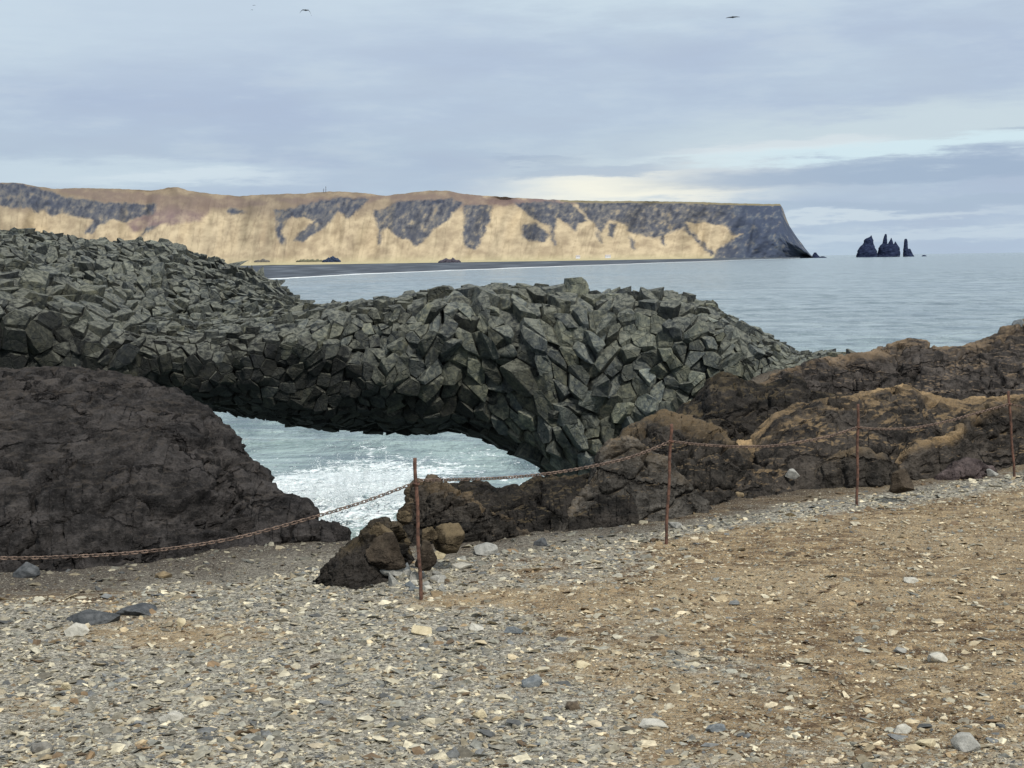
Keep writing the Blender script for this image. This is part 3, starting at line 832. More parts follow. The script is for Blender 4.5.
# ------------------------------------------------------------------ sea
def build_sea():
    ang = np.radians(np.concatenate([np.linspace(-180, -24, 40)[:-1], np.linspace(-24, 24, 560), np.linspace(24, 180, 40)[1:]]))
    r = 14 * np.exp(np.linspace(0, math.log(90000 / 14), 1500))
    A, R = np.meshgrid(ang, r)
    X = R * np.sin(A); Y = R * np.cos(A)
    dr = np.gradient(r)[:, None]
    Z = np.zeros_like(X)
    ph = 0
    for lam, am, dirx in ((9, .16, .25), (5.3, .10, -.15), (3.1, .06, .35), (17, .20, .1), (38, .25, .05)):
        fade = sstep(1.0, .35, np.maximum(dr, R * .0015) * 4 / lam)
        w = (X * dirx + Y) / math.sqrt(1 + dirx * dirx)
        jit = 2.2 * pn(np.stack([X / lam * .35, Y / lam * .35, 0 * X + lam], -1))
        a2 = .5 + .8 * pn(np.stack([X / lam * .22, Y / lam * .3, 0 * X + lam * 2], -1))
        c = np.cos(2 * math.pi * w / lam + 2 * jit + ph)
        Z += am * fade * a2 * (1 - 2 * np.abs(c) ** .8 + .0) * .8
        ph += 1.7
    # surf below the cliff
    cx, cy = -8.2, 68.0
    n = fbm(np.stack([X * .25, Y * .25, 0 * X], -1), 4)
    sh = np.exp(-(((X + 7.2) / 6.0) ** 2 + ((Y - 63 - .2 * X) / 6.5) ** 2))
    sh2 = np.exp(-(((X + 9.5) / 5.5) ** 2 + ((Y - 72) / 7) ** 2)) * .75
    sh3 = np.exp(-(((X + 6.0) / 4.5) ** 2 + ((Y - 76) / 9) ** 2)) * .55
    foam = np.clip(.56 * sh + .50 * sh2 + .85 * sh3 + .5 * n * (sh + sh2 + sh3 > .05), 0, 1.1)
    foam += .16 * sstep(90, 70, R) * sstep(25, 45, R)
    Z += sh * (.55 + .9 * fbm(np.stack([X * .6, Y * .6, 0 * X + 3], -1), 4)) * 1.0
    near = sstep(260, 60, R)
    P = np.stack([X, Y, Z], -1)
    o = mk('sea', P, grid_faces(len(r), len(ang)), M['sea'], True, {'foam': foam.ravel(), 'near': near.ravel()})
    o['kind'] = 'structure'
build_sea()

def build_spray():
    rg = np.random.default_rng(9)
    base = np.array([[1, 0, 0], [-1, 0, 0], [0, 1, 0], [0, -1, 0], [0, 0, 1], [0, 0, -1]], float)
    fc = np.array([[0, 2, 4], [2, 1, 4], [1, 3, 4], [3, 0, 4], [2, 0, 5], [1, 2, 5], [3, 1, 5], [0, 3, 5]])
    N = 11000
    # plumes thrown up by the breaking wave
    P = []; S = []
    for f in range(330):
        x0 = rg.uniform(-10.2, -3.6); y0 = 61.5 + 1.2 * (x0 + 7) * .2 + abs(rg.normal()) * 4.5
        big = math.exp(-((x0 + 6.6) / 2.0) ** 2)
        vz = rg.uniform(1.5, 4.2) + 2.9 * big * rg.random(); vx = rg.normal() * 1.2 + (x0 + 6.8) * .35; vy = rg.normal() * .9
        T = 2 * vz / 9.8; n = int(rg.uniform(60, 190) * (.5 + .7 * big))
        t = T * rg.random(n) ** .8 * rg.uniform(.5, 1.0); j = (.02 + .16 * (t / T) ** 1.3)[:, None]
        q = np.stack([x0 + vx * t, y0 + vy * t, .1 + vz * t - 4.9 * t * t], 1) + rg.normal(size=(n, 3)) * j
        P.append(q); S.append(.004 + .017 * rg.random(n) ** 2.5 * (1.2 - .6 * t / T) + .006 * (t / T < .3))
    P = np.concatenate(P); S = np.concatenate(S); n = len(P)
    V = (P[:, None, :] + base[None] * S[:, None, None] * rg.uniform(.6, 1.4, (n, 1, 3))).reshape(-1, 3)
    Fc = (fc[None] + (np.arange(n) * 6)[:, None, None]).reshape(-1, 3)
    o = mk('sea_spray', V, Fc, M['foam'], True)
    tag(o, 'white spray thrown up by a wave breaking under the arch', 'spray', kind='stuff')
build_spray()

# ------------------------------------------------------------------ far headland, beach, stacks
CREST = np.array([(-300, 178), (-120, 180), (0, 182.5), (20, 183), (40, 187), (55, 189), (75, 188), (115, 188.6), (150, 190.5), (163, 189), (168, 187.4), (178, 187.2), (187, 190), (200, 192.5), (225, 195), (240, 196.2), (255, 195), (280, 194), (305, 193.5), (318, 192), (340, 191.5), (365, 193), (385, 196), (395, 194.5), (415, 192), (430, 190.5), (450, 191), (458, 193), (480, 195.5), (520, 198), (560, 200), (600, 201), (640, 201), (700, 202), (740, 203.5), (780, 204), (783, 209), (786, 218), (789.5, 226), (797, 237), (805, 248), (810, 254), (813, 257)], float)
def zo(pts, ox, oy, s): return np.array([(ox + x / s, oy + y / s) for x, y in pts])
def inpoly(px, py, poly):
    ins = np.zeros(px.shape, bool); n = len(poly)
    for i in range(n):
        x1, y1 = poly[i]; x2, y2 = poly[(i + 1) % n]
        if y1 == y2: continue
        c = ((y1 > py) != (y2 > py)) & (px < (x2 - x1) * (py - y1) / (y2 - y1) + x1)
        ins ^= c
    return ins
ROCKP = [zo(p, 0, 170, 3.01) for p in (
    [(-60, 38), (60, 40), (150, 65), (200, 80), (290, 95), (400, 100), (470, 105), (465, 135), (420, 140), (380, 155), (340, 150), (300, 165), (280, 192), (252, 192), (285, 150), (220, 140), (190, 130), (150, 138), (130, 118), (110, 130), (80, 112), (60, 118), (30, 112), (0, 108), (-60, 110)],
    [(480, 160), (440, 190), (415, 205), (440, 175)],
    [(700, 112), (740, 128), (700, 135), (680, 128)],
    [(820, 120), (870, 118), (930, 98), (1024, 82), (1110, 86), (1100, 100), (1045, 150), (1020, 120), (985, 165), (945, 197), (905, 217), (880, 212), (900, 190), (950, 150), (880, 140), (860, 150), (850, 180), (858, 226), (840, 215), (828, 180), (832, 150)])]
ROCKP += [zo(p, 320, 170, 3.01) for p in (
    [(160, 125), (200, 115), (230, 95), (400, 85), (430, 100), (400, 130), (380, 155), (350, 175), (310, 215), (290, 232), (275, 215), (230, 200), (200, 170), (190, 190), (172, 160)],
    [(430, 105), (515, 105), (512, 150), (490, 200), (470, 238), (440, 235), (430, 190), (436, 150)],
    [(585, 100), (700, 92), (760, 105), (800, 140), (806, 155), (780, 160), (770, 185), (740, 160), (715, 140), (700, 190), (690, 165), (650, 150), (620, 130)],
    [(610, 165), (650, 160), (690, 195), (680, 217), (640, 215), (608, 200)],
    [(765, 98), (1100, 92), (1100, 170), (1024, 200), (985, 202), (925, 184), (918, 160), (870, 150), (845, 190), (828, 165)],
    [(870, 160), (895, 160), (880, 205), (868, 200)], [(930, 195), (945, 215), (952, 240), (938, 240)],
    [(690, 180), (700, 185), (712, 225), (704, 225)], [(830, 180), (840, 190), (855, 222), (846, 218)],
    [(160, 120), (170, 120), (185, 185), (180, 225), (172, 225), (176, 180)])]
ROCKP += [zo(p, 640, 170, 2.667) for p in (
    [(-10, 86), (380, 90), (395, 140), (470, 240), (195, 240), (205, 212), (240, 190), (275, 170), (240, 172), (235, 152), (180, 142), (110, 140), (60, 150), (30, 158), (-10, 175)],
    [(110, 142), (125, 150), (200, 226), (190, 228), (120, 160)], [(50, 160), (62, 160), (66, 200), (58, 200)])]
HEATH = [zo(p, 0, 170, 3.01) for p in ([(140, 55), (300, 60), (480, 75), (700, 82), (820, 100), (740, 112), (640, 115), (600, 155), (480, 165), (400, 190), (380, 160), (470, 105), (290, 92)], [(820, 85), (1200, 75), (1100, 100), (900, 110)])] + [zo([(200, 75), (420, 65), (500, 80), (780, 88), (780, 102), (560, 108), (400, 110), (220, 100)], 320, 170, 3.01)]
def hill_base_Y(px): return np.interp(px, [-300, 300, 600, 813], [4000, 4100, 4800, 6000])
def build_headland():
    pxs = np.concatenate([np.arange(-300, -20, 6.0), np.arange(-20, 770, 1.0), np.arange(770, 813.2, .5)])
    nr = 110
    t = np.linspace(0, 1, nr)
    PX, Tt = np.meshgrid(pxs, t)
    yc = np.interp(PX, CREST[:, 0], CREST[:, 1])
    fine = fbm(np.stack([PX * .12, 0 * PX, 0 * PX], -1), 4)
    yc = yc - 1.0 * fine * sstep(790, 770, PX)
    Yb = hill_base_Y(PX)
    depth = np.interp(PX, [-300, 0, 500, 700, 780, 813], [900, 800, 650, 350, 220, 60])
    Cw = at(PX, yc, Yb + depth)
    zb = np.interp(PX, [-300, 640, 720, 813], [4, 4, 1, -2])
    Bx = at(PX, yc, Yb)
    # concave talus slope: gentle below, steep above
    s = np.where(Tt < .12, Tt * .25, .03 + (Tt - .12) / .88 * .97)
    conc = np.interp(PX, [-300, 600, 740, 800], [1.0, .9, .55, .3])
    yy = Yb + depth * (1 - (1 - Tt) ** (1 / (.55 + .45 * conc)))
    Z = zb + (Cw[..., 2] - zb) * s
    # gullies running down the slope
    g1 = fbm(np.stack([PX * .020 - Tt * .35, Tt * .7, 0 * PX], -1), 3, .40)
    g2 = fbm(np.stack([PX * .18 - Tt * 2, Tt * 1.2, 0 * PX + 5], -1), 2)
    env = np.sin(np.clip(Tt, 0, 1) * math.pi) ** .7
    g3 = fbm(np.stack([PX * .024 - Tt * .5, Tt * .5, 0 * PX + 15], -1), 2, .4, ridged=True)
    yy = yy - env * (280 * g1 + 45 * (g3 - .3) + 6 * g2)
    d = rays(PX, yc)
    X = d[..., 0] / d[..., 1] * yy
    P = np.stack([X, yy, Z], -1)
    # where does each vertex fall on the hillside picture (only used to lay out rock and grass)
    q = (P - np.array(EYE)) @ RN
    sx = 512 + q[..., 0] / -q[..., 2] * F_PX; sy = 384 - q[..., 1] / -q[..., 2] * F_PX
    wx = 3.2 * fbm(np.stack([PX * .12, Tt * 9, 0 * PX + 2], -1), 4); wy = 3.0 * fbm(np.stack([PX * .12, Tt * 9, 0 * PX + 8], -1), 4)
    rock = np.zeros_like(PX); heath = np.zeros_like(PX)
    JJ = [(jx, jy) for jx in (-1.2, -.4, .4, 1.2) for jy in (-.8, 0, .8)]
    fx = 1.6 * fbm(np.stack([PX * .5, Tt * 40, 0 * PX + 12], -1), 3); fy = 1.2 * fbm(np.stack([PX * .5, Tt * 40, 0 * PX + 18], -1), 3)
    for jx, jy in JJ:
        r_ = np.zeros(PX.shape, bool); h_ = np.zeros(PX.shape, bool)
        for p in ROCKP: r_ |= inpoly(sx + wx + fx + jx, sy + wy + fy + jy, p)
        for p in HEATH: h_ |= inpoly(sx + wx + fx + jx * 2, sy + wy + fy + jy * 1.5, p)
        rock += r_ / len(JJ); heath += h_ / len(JJ)
    n = fbm(np.stack([PX * .06 - Tt * .8, Tt * 8, 0 * PX], -1), 6, .66); nn = fbm(np.stack([PX * .20 - Tt * 5, Tt * 11, 0 * PX + 6], -1), 5, .65)
    st = fbm(np.stack([PX * .12 - Tt * 3, Tt * 8, 0 * PX + 4], -1), 6, .68)
    tanA = np.array(lin(203, 186, 154)[:3]) * .82; tanB = np.array(lin(158, 142, 118)[:3]) * .82; tanC = np.array(lin(188, 180, 142)[:3]) * .82
    c = tanA + (tanB - tanA) * sstep(-.5, .5, n + .5 * st + .3 * g1)[..., None]
    c = c + (tanC - c) * (.8 * sstep(.22, .04, Tt))[..., None]
    crestb = sstep(.80, .97, Tt) * sstep(-.2, .4, n + .1) * sstep(760, 700, PX)
    c = c + (np.array(lin(122, 112, 92)[:3]) * .8 - c) * (.75 * crestb)[..., None]
    hc = np.array(lin(128, 110, 112)[:3]) * .75
    c = c + (hc - c) * (heath * (.55 + .35 * sstep(-.4, .3, n)))[..., None]
    # upland moor above the crags and faint dark runnels down the grass
    moor = sstep(.62, .80, Tt + .10 * g1 + .06 * n) * sstep(560, 420, PX)
    c = c + (np.array(lin(132, 118, 104)[:3]) * .75 - c) * (.65 * moor)[..., None]
    run = sstep(.06, .0, np.abs(fbm(np.stack([PX * .075 - Tt * 1.2, Tt * .8, 0 * PX + 21], -1), 3))) * env
    c = c * (1 - .22 * run[..., None])
    rA = np.array(lin(66, 74, 90)[:3]) * .85; rB = np.array(lin(120, 118, 114)[:3]) * .85
    rc = (rA + (rB - rA) * sstep(-.25, .45, .6 * n + .8 * nn)[..., None]) * (1 - .35 * sstep(.05, .40, -nn))[..., None]
    cl = sstep(700, 750, PX)[..., None]
    rc = rc * (1 - cl) + cl * (np.array(lin(58, 72, 96)[:3]) * .8 + (np.array(lin(96, 106, 118)[:3]) * .8 - np.array(lin(58, 72, 96)[:3]) * .8) * sstep(-.1, .5, n + .6 * nn)[..., None])
    mask = np.clip(rock * (.95 - .55 * sstep(.10, .50, .6 * n + .9 * nn) * (1 - cl[..., 0] * .5)) , 0, 1)
    c = c + (rc - c) * mask[..., None]
    c = np.where((Tt > .965)[..., None] & (PX < 781)[..., None] & (PX > 560)[..., None], np.array(lin(138, 130, 106)[:3]) * .75, c)
    # rocky relief on the crags
    P[..., 1] -= rock * 16 * fbm(np.stack([PX * .10, Tt * 6, 0 * PX], -1), 3)
    # plateau and back slope
    last = P[-1].copy(); ext = []; ce = []
    for k, (dy, dz) in enumerate(((150, -1), (500, -8), (1200, -60), (2200, -260))):
        e = last.copy(); e[:, 0] *= (e[:, 1] + dy) / e[:, 1] ; e[:, 1] += dy; e[:, 2] = np.maximum(e[:, 2] + dz, -6); ext.append(e); ce.append(c[-1])
    P = np.concatenate([P, np.array(ext)]); c = np.concatenate([c, np.array(ce)])
    o = mk('headland', P, grid_faces(P.shape[0], P.shape[1]), M['hill'], True, {'col': c.reshape(-1, 3)})
    o['kind'] = 'structure'
build_headland()

def build_beach():
    pxs = np.linspace(-320, 800, 500)
    ysh = np.interp(pxs, [-320, 200, 290, 350, 450, 550, 640, 750, 800], [296, 282, 277.6, 274.2, 270.2, 266.6, 263.4, 259.6, 258.3])
    ysh = ysh + .35 * fbm(np.stack([pxs * .05, 0 * pxs, 0 * pxs], -1), 3)
    S = onz(pxs, ysh, .35)
    Yb = hill_base_Y(pxs) + 30
    B = at(pxs, ysh, Yb); B[:, 2] = 4.2
    nr = 60
    t = np.linspace(0, 1, nr) ** 2.2
    P = S[None] + (B - S)[None] * t[:, None, None]
    P[..., 2] = .35 + 3.9 * np.linspace(0, 1, nr)[:, None] ** 1.2
    # profile in equal picture steps so that the bank reads flat
    ext = S.copy(); ext[:, 1] -= 14; ext[:, 2] = -.4
    ext[:, 0] = S[:, 0] * ext[:, 1] / S[:, 1]
    n = fbm(np.stack([np.tile(pxs * .03, (nr, 1)), np.tile(np.linspace(0, 9, nr)[:, None], (1, 500)), np.zeros((nr, 500))], -1), 4)
    a = np.array(lin(72, 78, 86)[:3]) * .9; b = np.array(lin(106, 114, 122)[:3]) * .9
    c = a + (b - a) * sstep(-.2, .5, n)[..., None]
    w = np.array(lin(235, 240, 240)[:3]) * .9
    foam = np.zeros((nr, 500)); foam[0] = 1; foam[1] = sstep(.0, .3, n[1]) ; foam[2] = .9 * sstep(-.15, .15, n[2]); foam[3] = .8 * sstep(.0, .3, n[3]); foam[4] = .7 * sstep(.15, .4, n[4])
    c = c + (w - c) * foam[..., None]
    c = np.concatenate([np.tile(w, (500, 1))[None], c]); P = np.concatenate([ext[None], P])
    o = mk('beach', P, grid_faces(nr + 1, 500), M['beach'], True, {'col': c.reshape(-1, 3)})
    o['kind'] = 'structure'
build_beach()

def far_rock(name, lobes, Y, label, cat, seed, mat=None, depth=.8, n_h=26, n_a=28, group=None, colA=(34, 42, 66), colB=(60, 72, 98)):
    """lobes: list of outlines [(y, xl, xr), ...] from foot to tip; each becomes a craggy spire, all in one mesh"""
    VV = []; FF = []; off = 0; CC = []
    for li, lob in enumerate(lobes):
        L = np.array(lob, float)
        ys = np.linspace(L[0, 0], L[-1, 0], n_h)
        xl = np.interp(-ys, -L[:, 0], L[:, 1]); xr = np.interp(-ys, -L[:, 0], L[:, 2])
        A = at(xl, ys, np.full(n_h, Y)); B = at(xr, ys, np.full(n_h, Y))
        cen = (A + B) / 2; rad = (B[:, 0] - A[:, 0]) / 2
        th = np.linspace(0, 2 * math.pi, n_a, endpoint=False)
        V = np.zeros((n_h, n_a, 3))
        V[..., 0] = cen[:, 0:1] + rad[:, None] * np.cos(th)
        V[..., 1] = Y + li * 3 + rad[:, None] * depth * np.sin(th)
        V[..., 2] = cen[:, 2:3]
        w = rad.mean()
        nz = fbm(V / (w * .45) + seed * 7 + li, 4)
        rf = np.minimum(rad / (w * .6), 1)[:, None]
        V[..., 0] += np.cos(th) * nz * w * .20 * rf; V[..., 1] += np.sin(th) * nz * w * .3
        V[0, :, 2] = np.minimum(V[0, :, 2], -1.5)
        V[-1, :, 2] += nz[-1] * w * .1
        VV.append(V.reshape(-1, 3))
        a = np.array(lin(*colA)[:3]); b = np.array(lin(*colB)[:3])
        n2 = fbm(V / (w * .22) + 3, 3)
        CC.append((a + (b - a) * sstep(-.1, .6, n2)[..., None]).reshape(-1, 3))
        for i in range(n_h - 1):
            for k in range(n_a):
                k2 = (k + 1) % n_a
                FF.append([off + i * n_a + k, off + i * n_a + k2, off + (i + 1) * n_a + k2, off + (i + 1) * n_a + k])
        FF.append([off + (n_h - 1) * n_a + k for k in range(n_a)])
        off += n_h * n_a
    V = np.concatenate(VV)
    o = mk(name, V, FF, mat or M['stack'], False, {'col': np.concatenate(CC)}, None, (float(V[:, 0].mean()), float(Y), 0))
    tag(o, label, cat, group)
    return o
def zs(l): return [(220 + y / 10.24, 840 + a / 10.24, 840 + b / 10.24) for y, a, b in l]
far_rock('sea_stack', [zs([(378, 162, 385), (350, 172, 382), (320, 178, 372), (285, 196, 358), (255, 228, 345), (235, 245, 341), (205, 250, 338), (190, 262, 334), (182, 282, 332), (172, 306, 329), (160, 318, 325)])], 6000,
         'broad hunched dark sea stack, leftmost of the three', 'sea stack', 1)
far_rock('sea_stack', [zs([(375, 375, 612), (340, 386, 610), (310, 390, 609), (285, 394, 606), (262, 412, 596), (245, 432, 585)]), zs([(275, 430, 492), (240, 436, 486), (200, 444, 484), (165, 454, 482), (148, 460, 480), (142, 466, 474)]),
                       zs([(275, 480, 555), (245, 494, 548), (225, 505, 546), (205, 518, 540), (183, 526, 531)]), zs([(280, 552, 605), (255, 560, 596), (238, 562, 586), (220, 570, 575)])], 6000,
         'wide jagged dark sea stack with three spires, the middle of the three', 'sea stack', 2)
far_rock('sea_stack', [zs([(372, 644, 760), (350, 648, 745), (325, 650, 732), (305, 652, 724), (295, 690, 722)]), zs([(340, 648, 705), (300, 650, 698), (260, 656, 696), (215, 658, 693), (200, 661, 691), (192, 668, 684)])], 6000,
         'slim dark sea stack pillar, rightmost of the three', 'sea stack', 3)
far_rock('skerry', [zs([(371, 835, 890), (363, 843, 880), (358, 852, 868)])], 6100, 'tiny low skerry right of the sea stacks', 'skerry', 4, n_h=8)
far_rock('skerry', [[(258.6, 811, 822), (256.5, 812, 819.5), (254.5, 813, 817.5), (252.5, 814, 816)]], 5950, 'small pointed skerry at the foot of the headland cliff', 'skerry', 5, n_h=10)
far_rock('skerry', [[(258.6, 818, 828), (257.2, 819, 826), (256.4, 821, 824)]], 5950, 'low flat skerry off the tip of the headland', 'skerry', 6, n_h=8)

# small things far off on the shore and skyline
def shrub_clump(name, label, cat, px0, px1, y_top, y_bot, Y, col, seed):
    A = at(px0, y_bot, Y); B = at(px1, y_bot, Y); T = at(px0, y_top, Y)
    w = B[0] - A[0]; h = T[2] - A[2]
    nu, nv = 90, 24
    k, a = np.meshgrid(np.linspace(0, 1, nu), np.linspace(0, math.pi, nv))
    env = np.minimum(1, 5 * np.minimum(k, 1 - k)) ** .6
    hh = h * env * (.62 + .75 * fbm(np.stack([k * w / h * .8, 0 * k, 0 * k + seed], -1), 3)).clip(.15, 1.1)
    P = np.stack([A[0] + w * k, Y - np.cos(a) * w * .12 * env, A[2] - 2 + (hh + 2) * np.sin(a) ** .7], -1)
    n = fbm(P / (h * .22), 3)
    P[..., 1] += n * h * .3; P[..., 2] += n * h * .14 * np.sin(a)
    c = np.array(lin(*col)[:3]) * (1 + .9 * fbm(P / (h * .18) + 9, 3))[..., None]
    o = mk(name, P, grid_faces(nv, nu), M['stack'], False, {'col': np.clip(c, 0, 1).reshape(-1, 3)}, None, (float(A[0] + w / 2), float(Y), float(A[2])))
    tag(o, label, cat)
shrub_clump('dark_grove', 'dark bluish clump of trees on the far shore left of centre', 'trees', 322, 341, 255.5, 261.5, 3900, (62, 74, 96), 1)
shrub_clump('low_grove', 'low grey green strip of bushes beside the dark grove on the far shore', 'bushes', 296, 323, 258.5, 261.3, 3920, (120, 118, 96), 2)
shrub_clump('dark_thicket', 'small dark thicket on the shore below the middle of the headland', 'bushes', 438, 461, 257.5, 262, 3900, (88, 84, 92), 3)
shrub_clump('grey_thicket', 'pale grey line of bushes at the far left of the visible shore', 'bushes', 254, 270, 258.6, 261.5, 3900, (116, 112, 104), 4)

def house(px, ytop, ybot, Y, wpx, label):
    A = at(px - wpx / 2, ybot, Y); B = at(px + wpx / 2, ybot, Y); T = at(px, ytop, Y)
    w = B[0] - A[0]; h = T[2] - A[2]; x0, z0 = A[0], A[2] - 2
    r = empty('farmhouse', (float(x0 + w / 2), float(Y), float(A[2])))
    tag(r, label, 'house')
    d = w * .7; hw = h * .6 + 2
    V = [(x0, Y, z0), (x0 + w, Y, z0), (x0 + w, Y + d, z0), (x0, Y + d, z0), (x0, Y, z0 + hw), (x0 + w, Y, z0 + hw), (x0 + w, Y + d, z0 + hw), (x0, Y + d, z0 + hw), (x0, Y + d / 2, z0 + h + 2), (x0 + w, Y + d / 2, z0 + h + 2)]
    mk('wall', V, [[0, 1, 5, 4], [1, 2, 6, 9, 5], [2, 3, 7, 6], [3, 0, 4, 8, 7]], M['farm_wall'], parent=r, origin=tuple(r.location))
    e = w * .04
    V = [(x0 - e, Y - e, z0 + hw - e), (x0 + w + e, Y - e, z0 + hw - e), (x0 + w + e, Y + d / 2, z0 + h + 2.4), (x0 - e, Y + d / 2, z0 + h + 2.4), (x0 - e, Y + d + e, z0 + hw - e), (x0 + w + e, Y + d + e, z0 + hw - e)]
    mk('roof', V, [[0, 1, 2, 3], [3, 2, 5, 4]], M['farm_roof'], parent=r, origin=tuple(r.location))
M['farm_wall'] = mat_solid_stone('farm_wall', (.7, .7, .68), (.8, .8, .78), .2)
M['farm_roof'] = mat_solid_stone('farm_roof', (.34, .30, .27), (.5, .46, .42), .2)
house(578, 255.2, 257.9, 4640, 4.2, 'small white farmhouse on the shore, left of the pair below the headland')
house(608, 254.7, 257.4, 4690, 5.4, 'pale farmhouse on the shore, right of the pair below the headland')
M['mast'] = mat_rust('mast_metal', (.10, .11, .13), (.16, .16, .18))
for px, y0, y1, lb in ((323.6, 188.5, 193, 'short antenna mast on the skyline of the hill, left of the pair'), (325.8, 186.0, 193, 'taller antenna mast on the skyline of the hill, right of the pair')):
    Yh = float(hill_base_Y(px)) + 690
    a = at(px, y1, Yh); b = at(px, y0, Yh)
    V, Fc = tube([a, (a + b) / 2, b], [1.0, .8, .5], 6)
    for f in (.55, .8):                               # cross arms
        m = a + (b - a) * f
        v2, f2 = tube([m + np.array([-2.2, 0, 0]), m + np.array([2.2, 0, 0])], .3, 5)
        Fc += [[i + len(V) for i in q] for q in f2]; V += v2
    tag(mk('antenna_mast', V, Fc, M['mast'], False, None, None, tuple(map(float, a))), lb, 'mast')

# ------------------------------------------------------------------ gravel and stones
def stone_shape(rg, npts=11, flat=.4):
    bm = bmesh.new()
    P = rg.normal(size=(npts, 3)); P /= np.linalg.norm(P, axis=1)[:, None]
    P *= np.array([1.0, rg.uniform(.55, .95), flat]) * rg.uniform(.8, 1.1, (npts, 1))
    for p in P: bm.verts.new(p)
    r = bmesh.ops.convex_hull(bm, input=bm.verts[:])
    bmesh.ops.delete(bm, geom=[g for g in r['geom_interior'] if isinstance(g, bmesh.types.BMVert)], context='VERTS')
    bm.verts.index_update(); bm.verts.ensure_lookup_table()
    V = np.array([v.co[:] for v in bm.verts]); Fc = np.array([[v.index for v in f.verts] for f in bm.faces if len(f.verts) == 3])
    bm.free()
    return V, Fc

GREY = np.array([(172, 168, 152), (196, 190, 168), (150, 150, 140), (214, 205, 178), (126, 128, 126), (186, 174, 146), (230, 220, 190), (176, 174, 158), (140, 134, 118)], float)
TAN = np.array([(190, 172, 138), (170, 148, 114), (212, 196, 162), (142, 120, 92), (228, 214, 182), (120, 102, 80), (180, 172, 150), (205, 192, 164)], float)
def tolin(c): 
    c = np.asarray(c) / 255
    return ((c + .055) / 1.055) ** 2.4
def build_gravel():
    rg = np.random.default_rng(77)
    shapes = [stone_shape(rg, 9, rg.uniform(.18, .45)) for _ in range(14)]
    N = 180000
    # spread over the path: more where the viewer stands close, thinning with distance
    Y = 5.0 + 11.5 * rg.random(N) ** 1.15
    X = (rg.random(N) * 2 - 1) * (Y * .335 + .5)
    px, py = pxy(X, Y)
    g = gravel_field(X, Y)
    e = np.interp(X, EX, EY)
    dkf = dark_field(X, Y)
    cl = fbm(np.stack([X * 2.2, Y * 1.6, 0 * X], -1) + 5, 3)
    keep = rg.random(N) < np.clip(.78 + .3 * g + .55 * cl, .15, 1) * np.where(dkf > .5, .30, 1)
    keep &= Y < e - .05
    X, Y, g, dkf = X[keep], Y[keep], g[keep], dkf[keep]; n = len(X)
    s = .0060 * np.exp(rg.normal(size=n) * .60) * (1 + .45 * g)
    s = np.where(rg.random(n) < .035, s * 2.6, s); s = np.clip(s, .0026, .040)
    Z = ground_z(X, Y) + s * rg.uniform(-.12, .16, n)
    VV = []; FF = []; CC = []; off = 0
    which = rg.integers(0, len(shapes), n)
    pickg = rg.random(n) < np.clip(g * 1.1, .25, .85)
    col = np.where(pickg[:, None], GREY[rg.integers(0, len(GREY), n)], TAN[rg.integers(0, len(TAN), n)])
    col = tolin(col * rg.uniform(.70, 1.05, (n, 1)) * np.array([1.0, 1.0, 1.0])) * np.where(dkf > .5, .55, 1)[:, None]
    for k, (sv, sf) in enumerate(shapes):
        ix = np.where(which == k)[0]; m = len(ix)
        a = rg.random(m) * 2 * math.pi; tx = rg.normal(size=m) * .22; ty = rg.normal(size=m) * .22
        ca, sa = np.cos(a), np.sin(a)
        v = sv[None] * s[ix][:, None, None] * 1.25
        x = v[..., 0] * ca[:, None] - v[..., 1] * sa[:, None]; y = v[..., 0] * sa[:, None] + v[..., 1] * ca[:, None]
        z = v[..., 2] + x * tx[:, None] + y * ty[:, None]
        W = np.stack([x + X[ix][:, None], y + Y[ix][:, None], z + Z[ix][:, None]], -1)
        VV.append(W.reshape(-1, 3)); CC.append(np.repeat(col[ix], len(sv), 0))
        FF.append((sf[None] + (np.arange(m) * len(sv))[:, None, None]).reshape(-1, 3) + off); off += m * len(sv)
    o = mk('gravel', np.concatenate(VV), np.concatenate(FF), M['stone'], False, {'tint': np.clip(np.concatenate(CC), 0, 1)})
    tag(o, 'loose grey and tan gravel strewn over the path', 'gravel', kind='stuff')
build_gravel()

def mat_boulder(col, col2):
    return mat_tuff('boulder_surface', tuple(x * .45 for x in col), tuple(x * .85 for x in col), col2, .95, .05, 1.6)

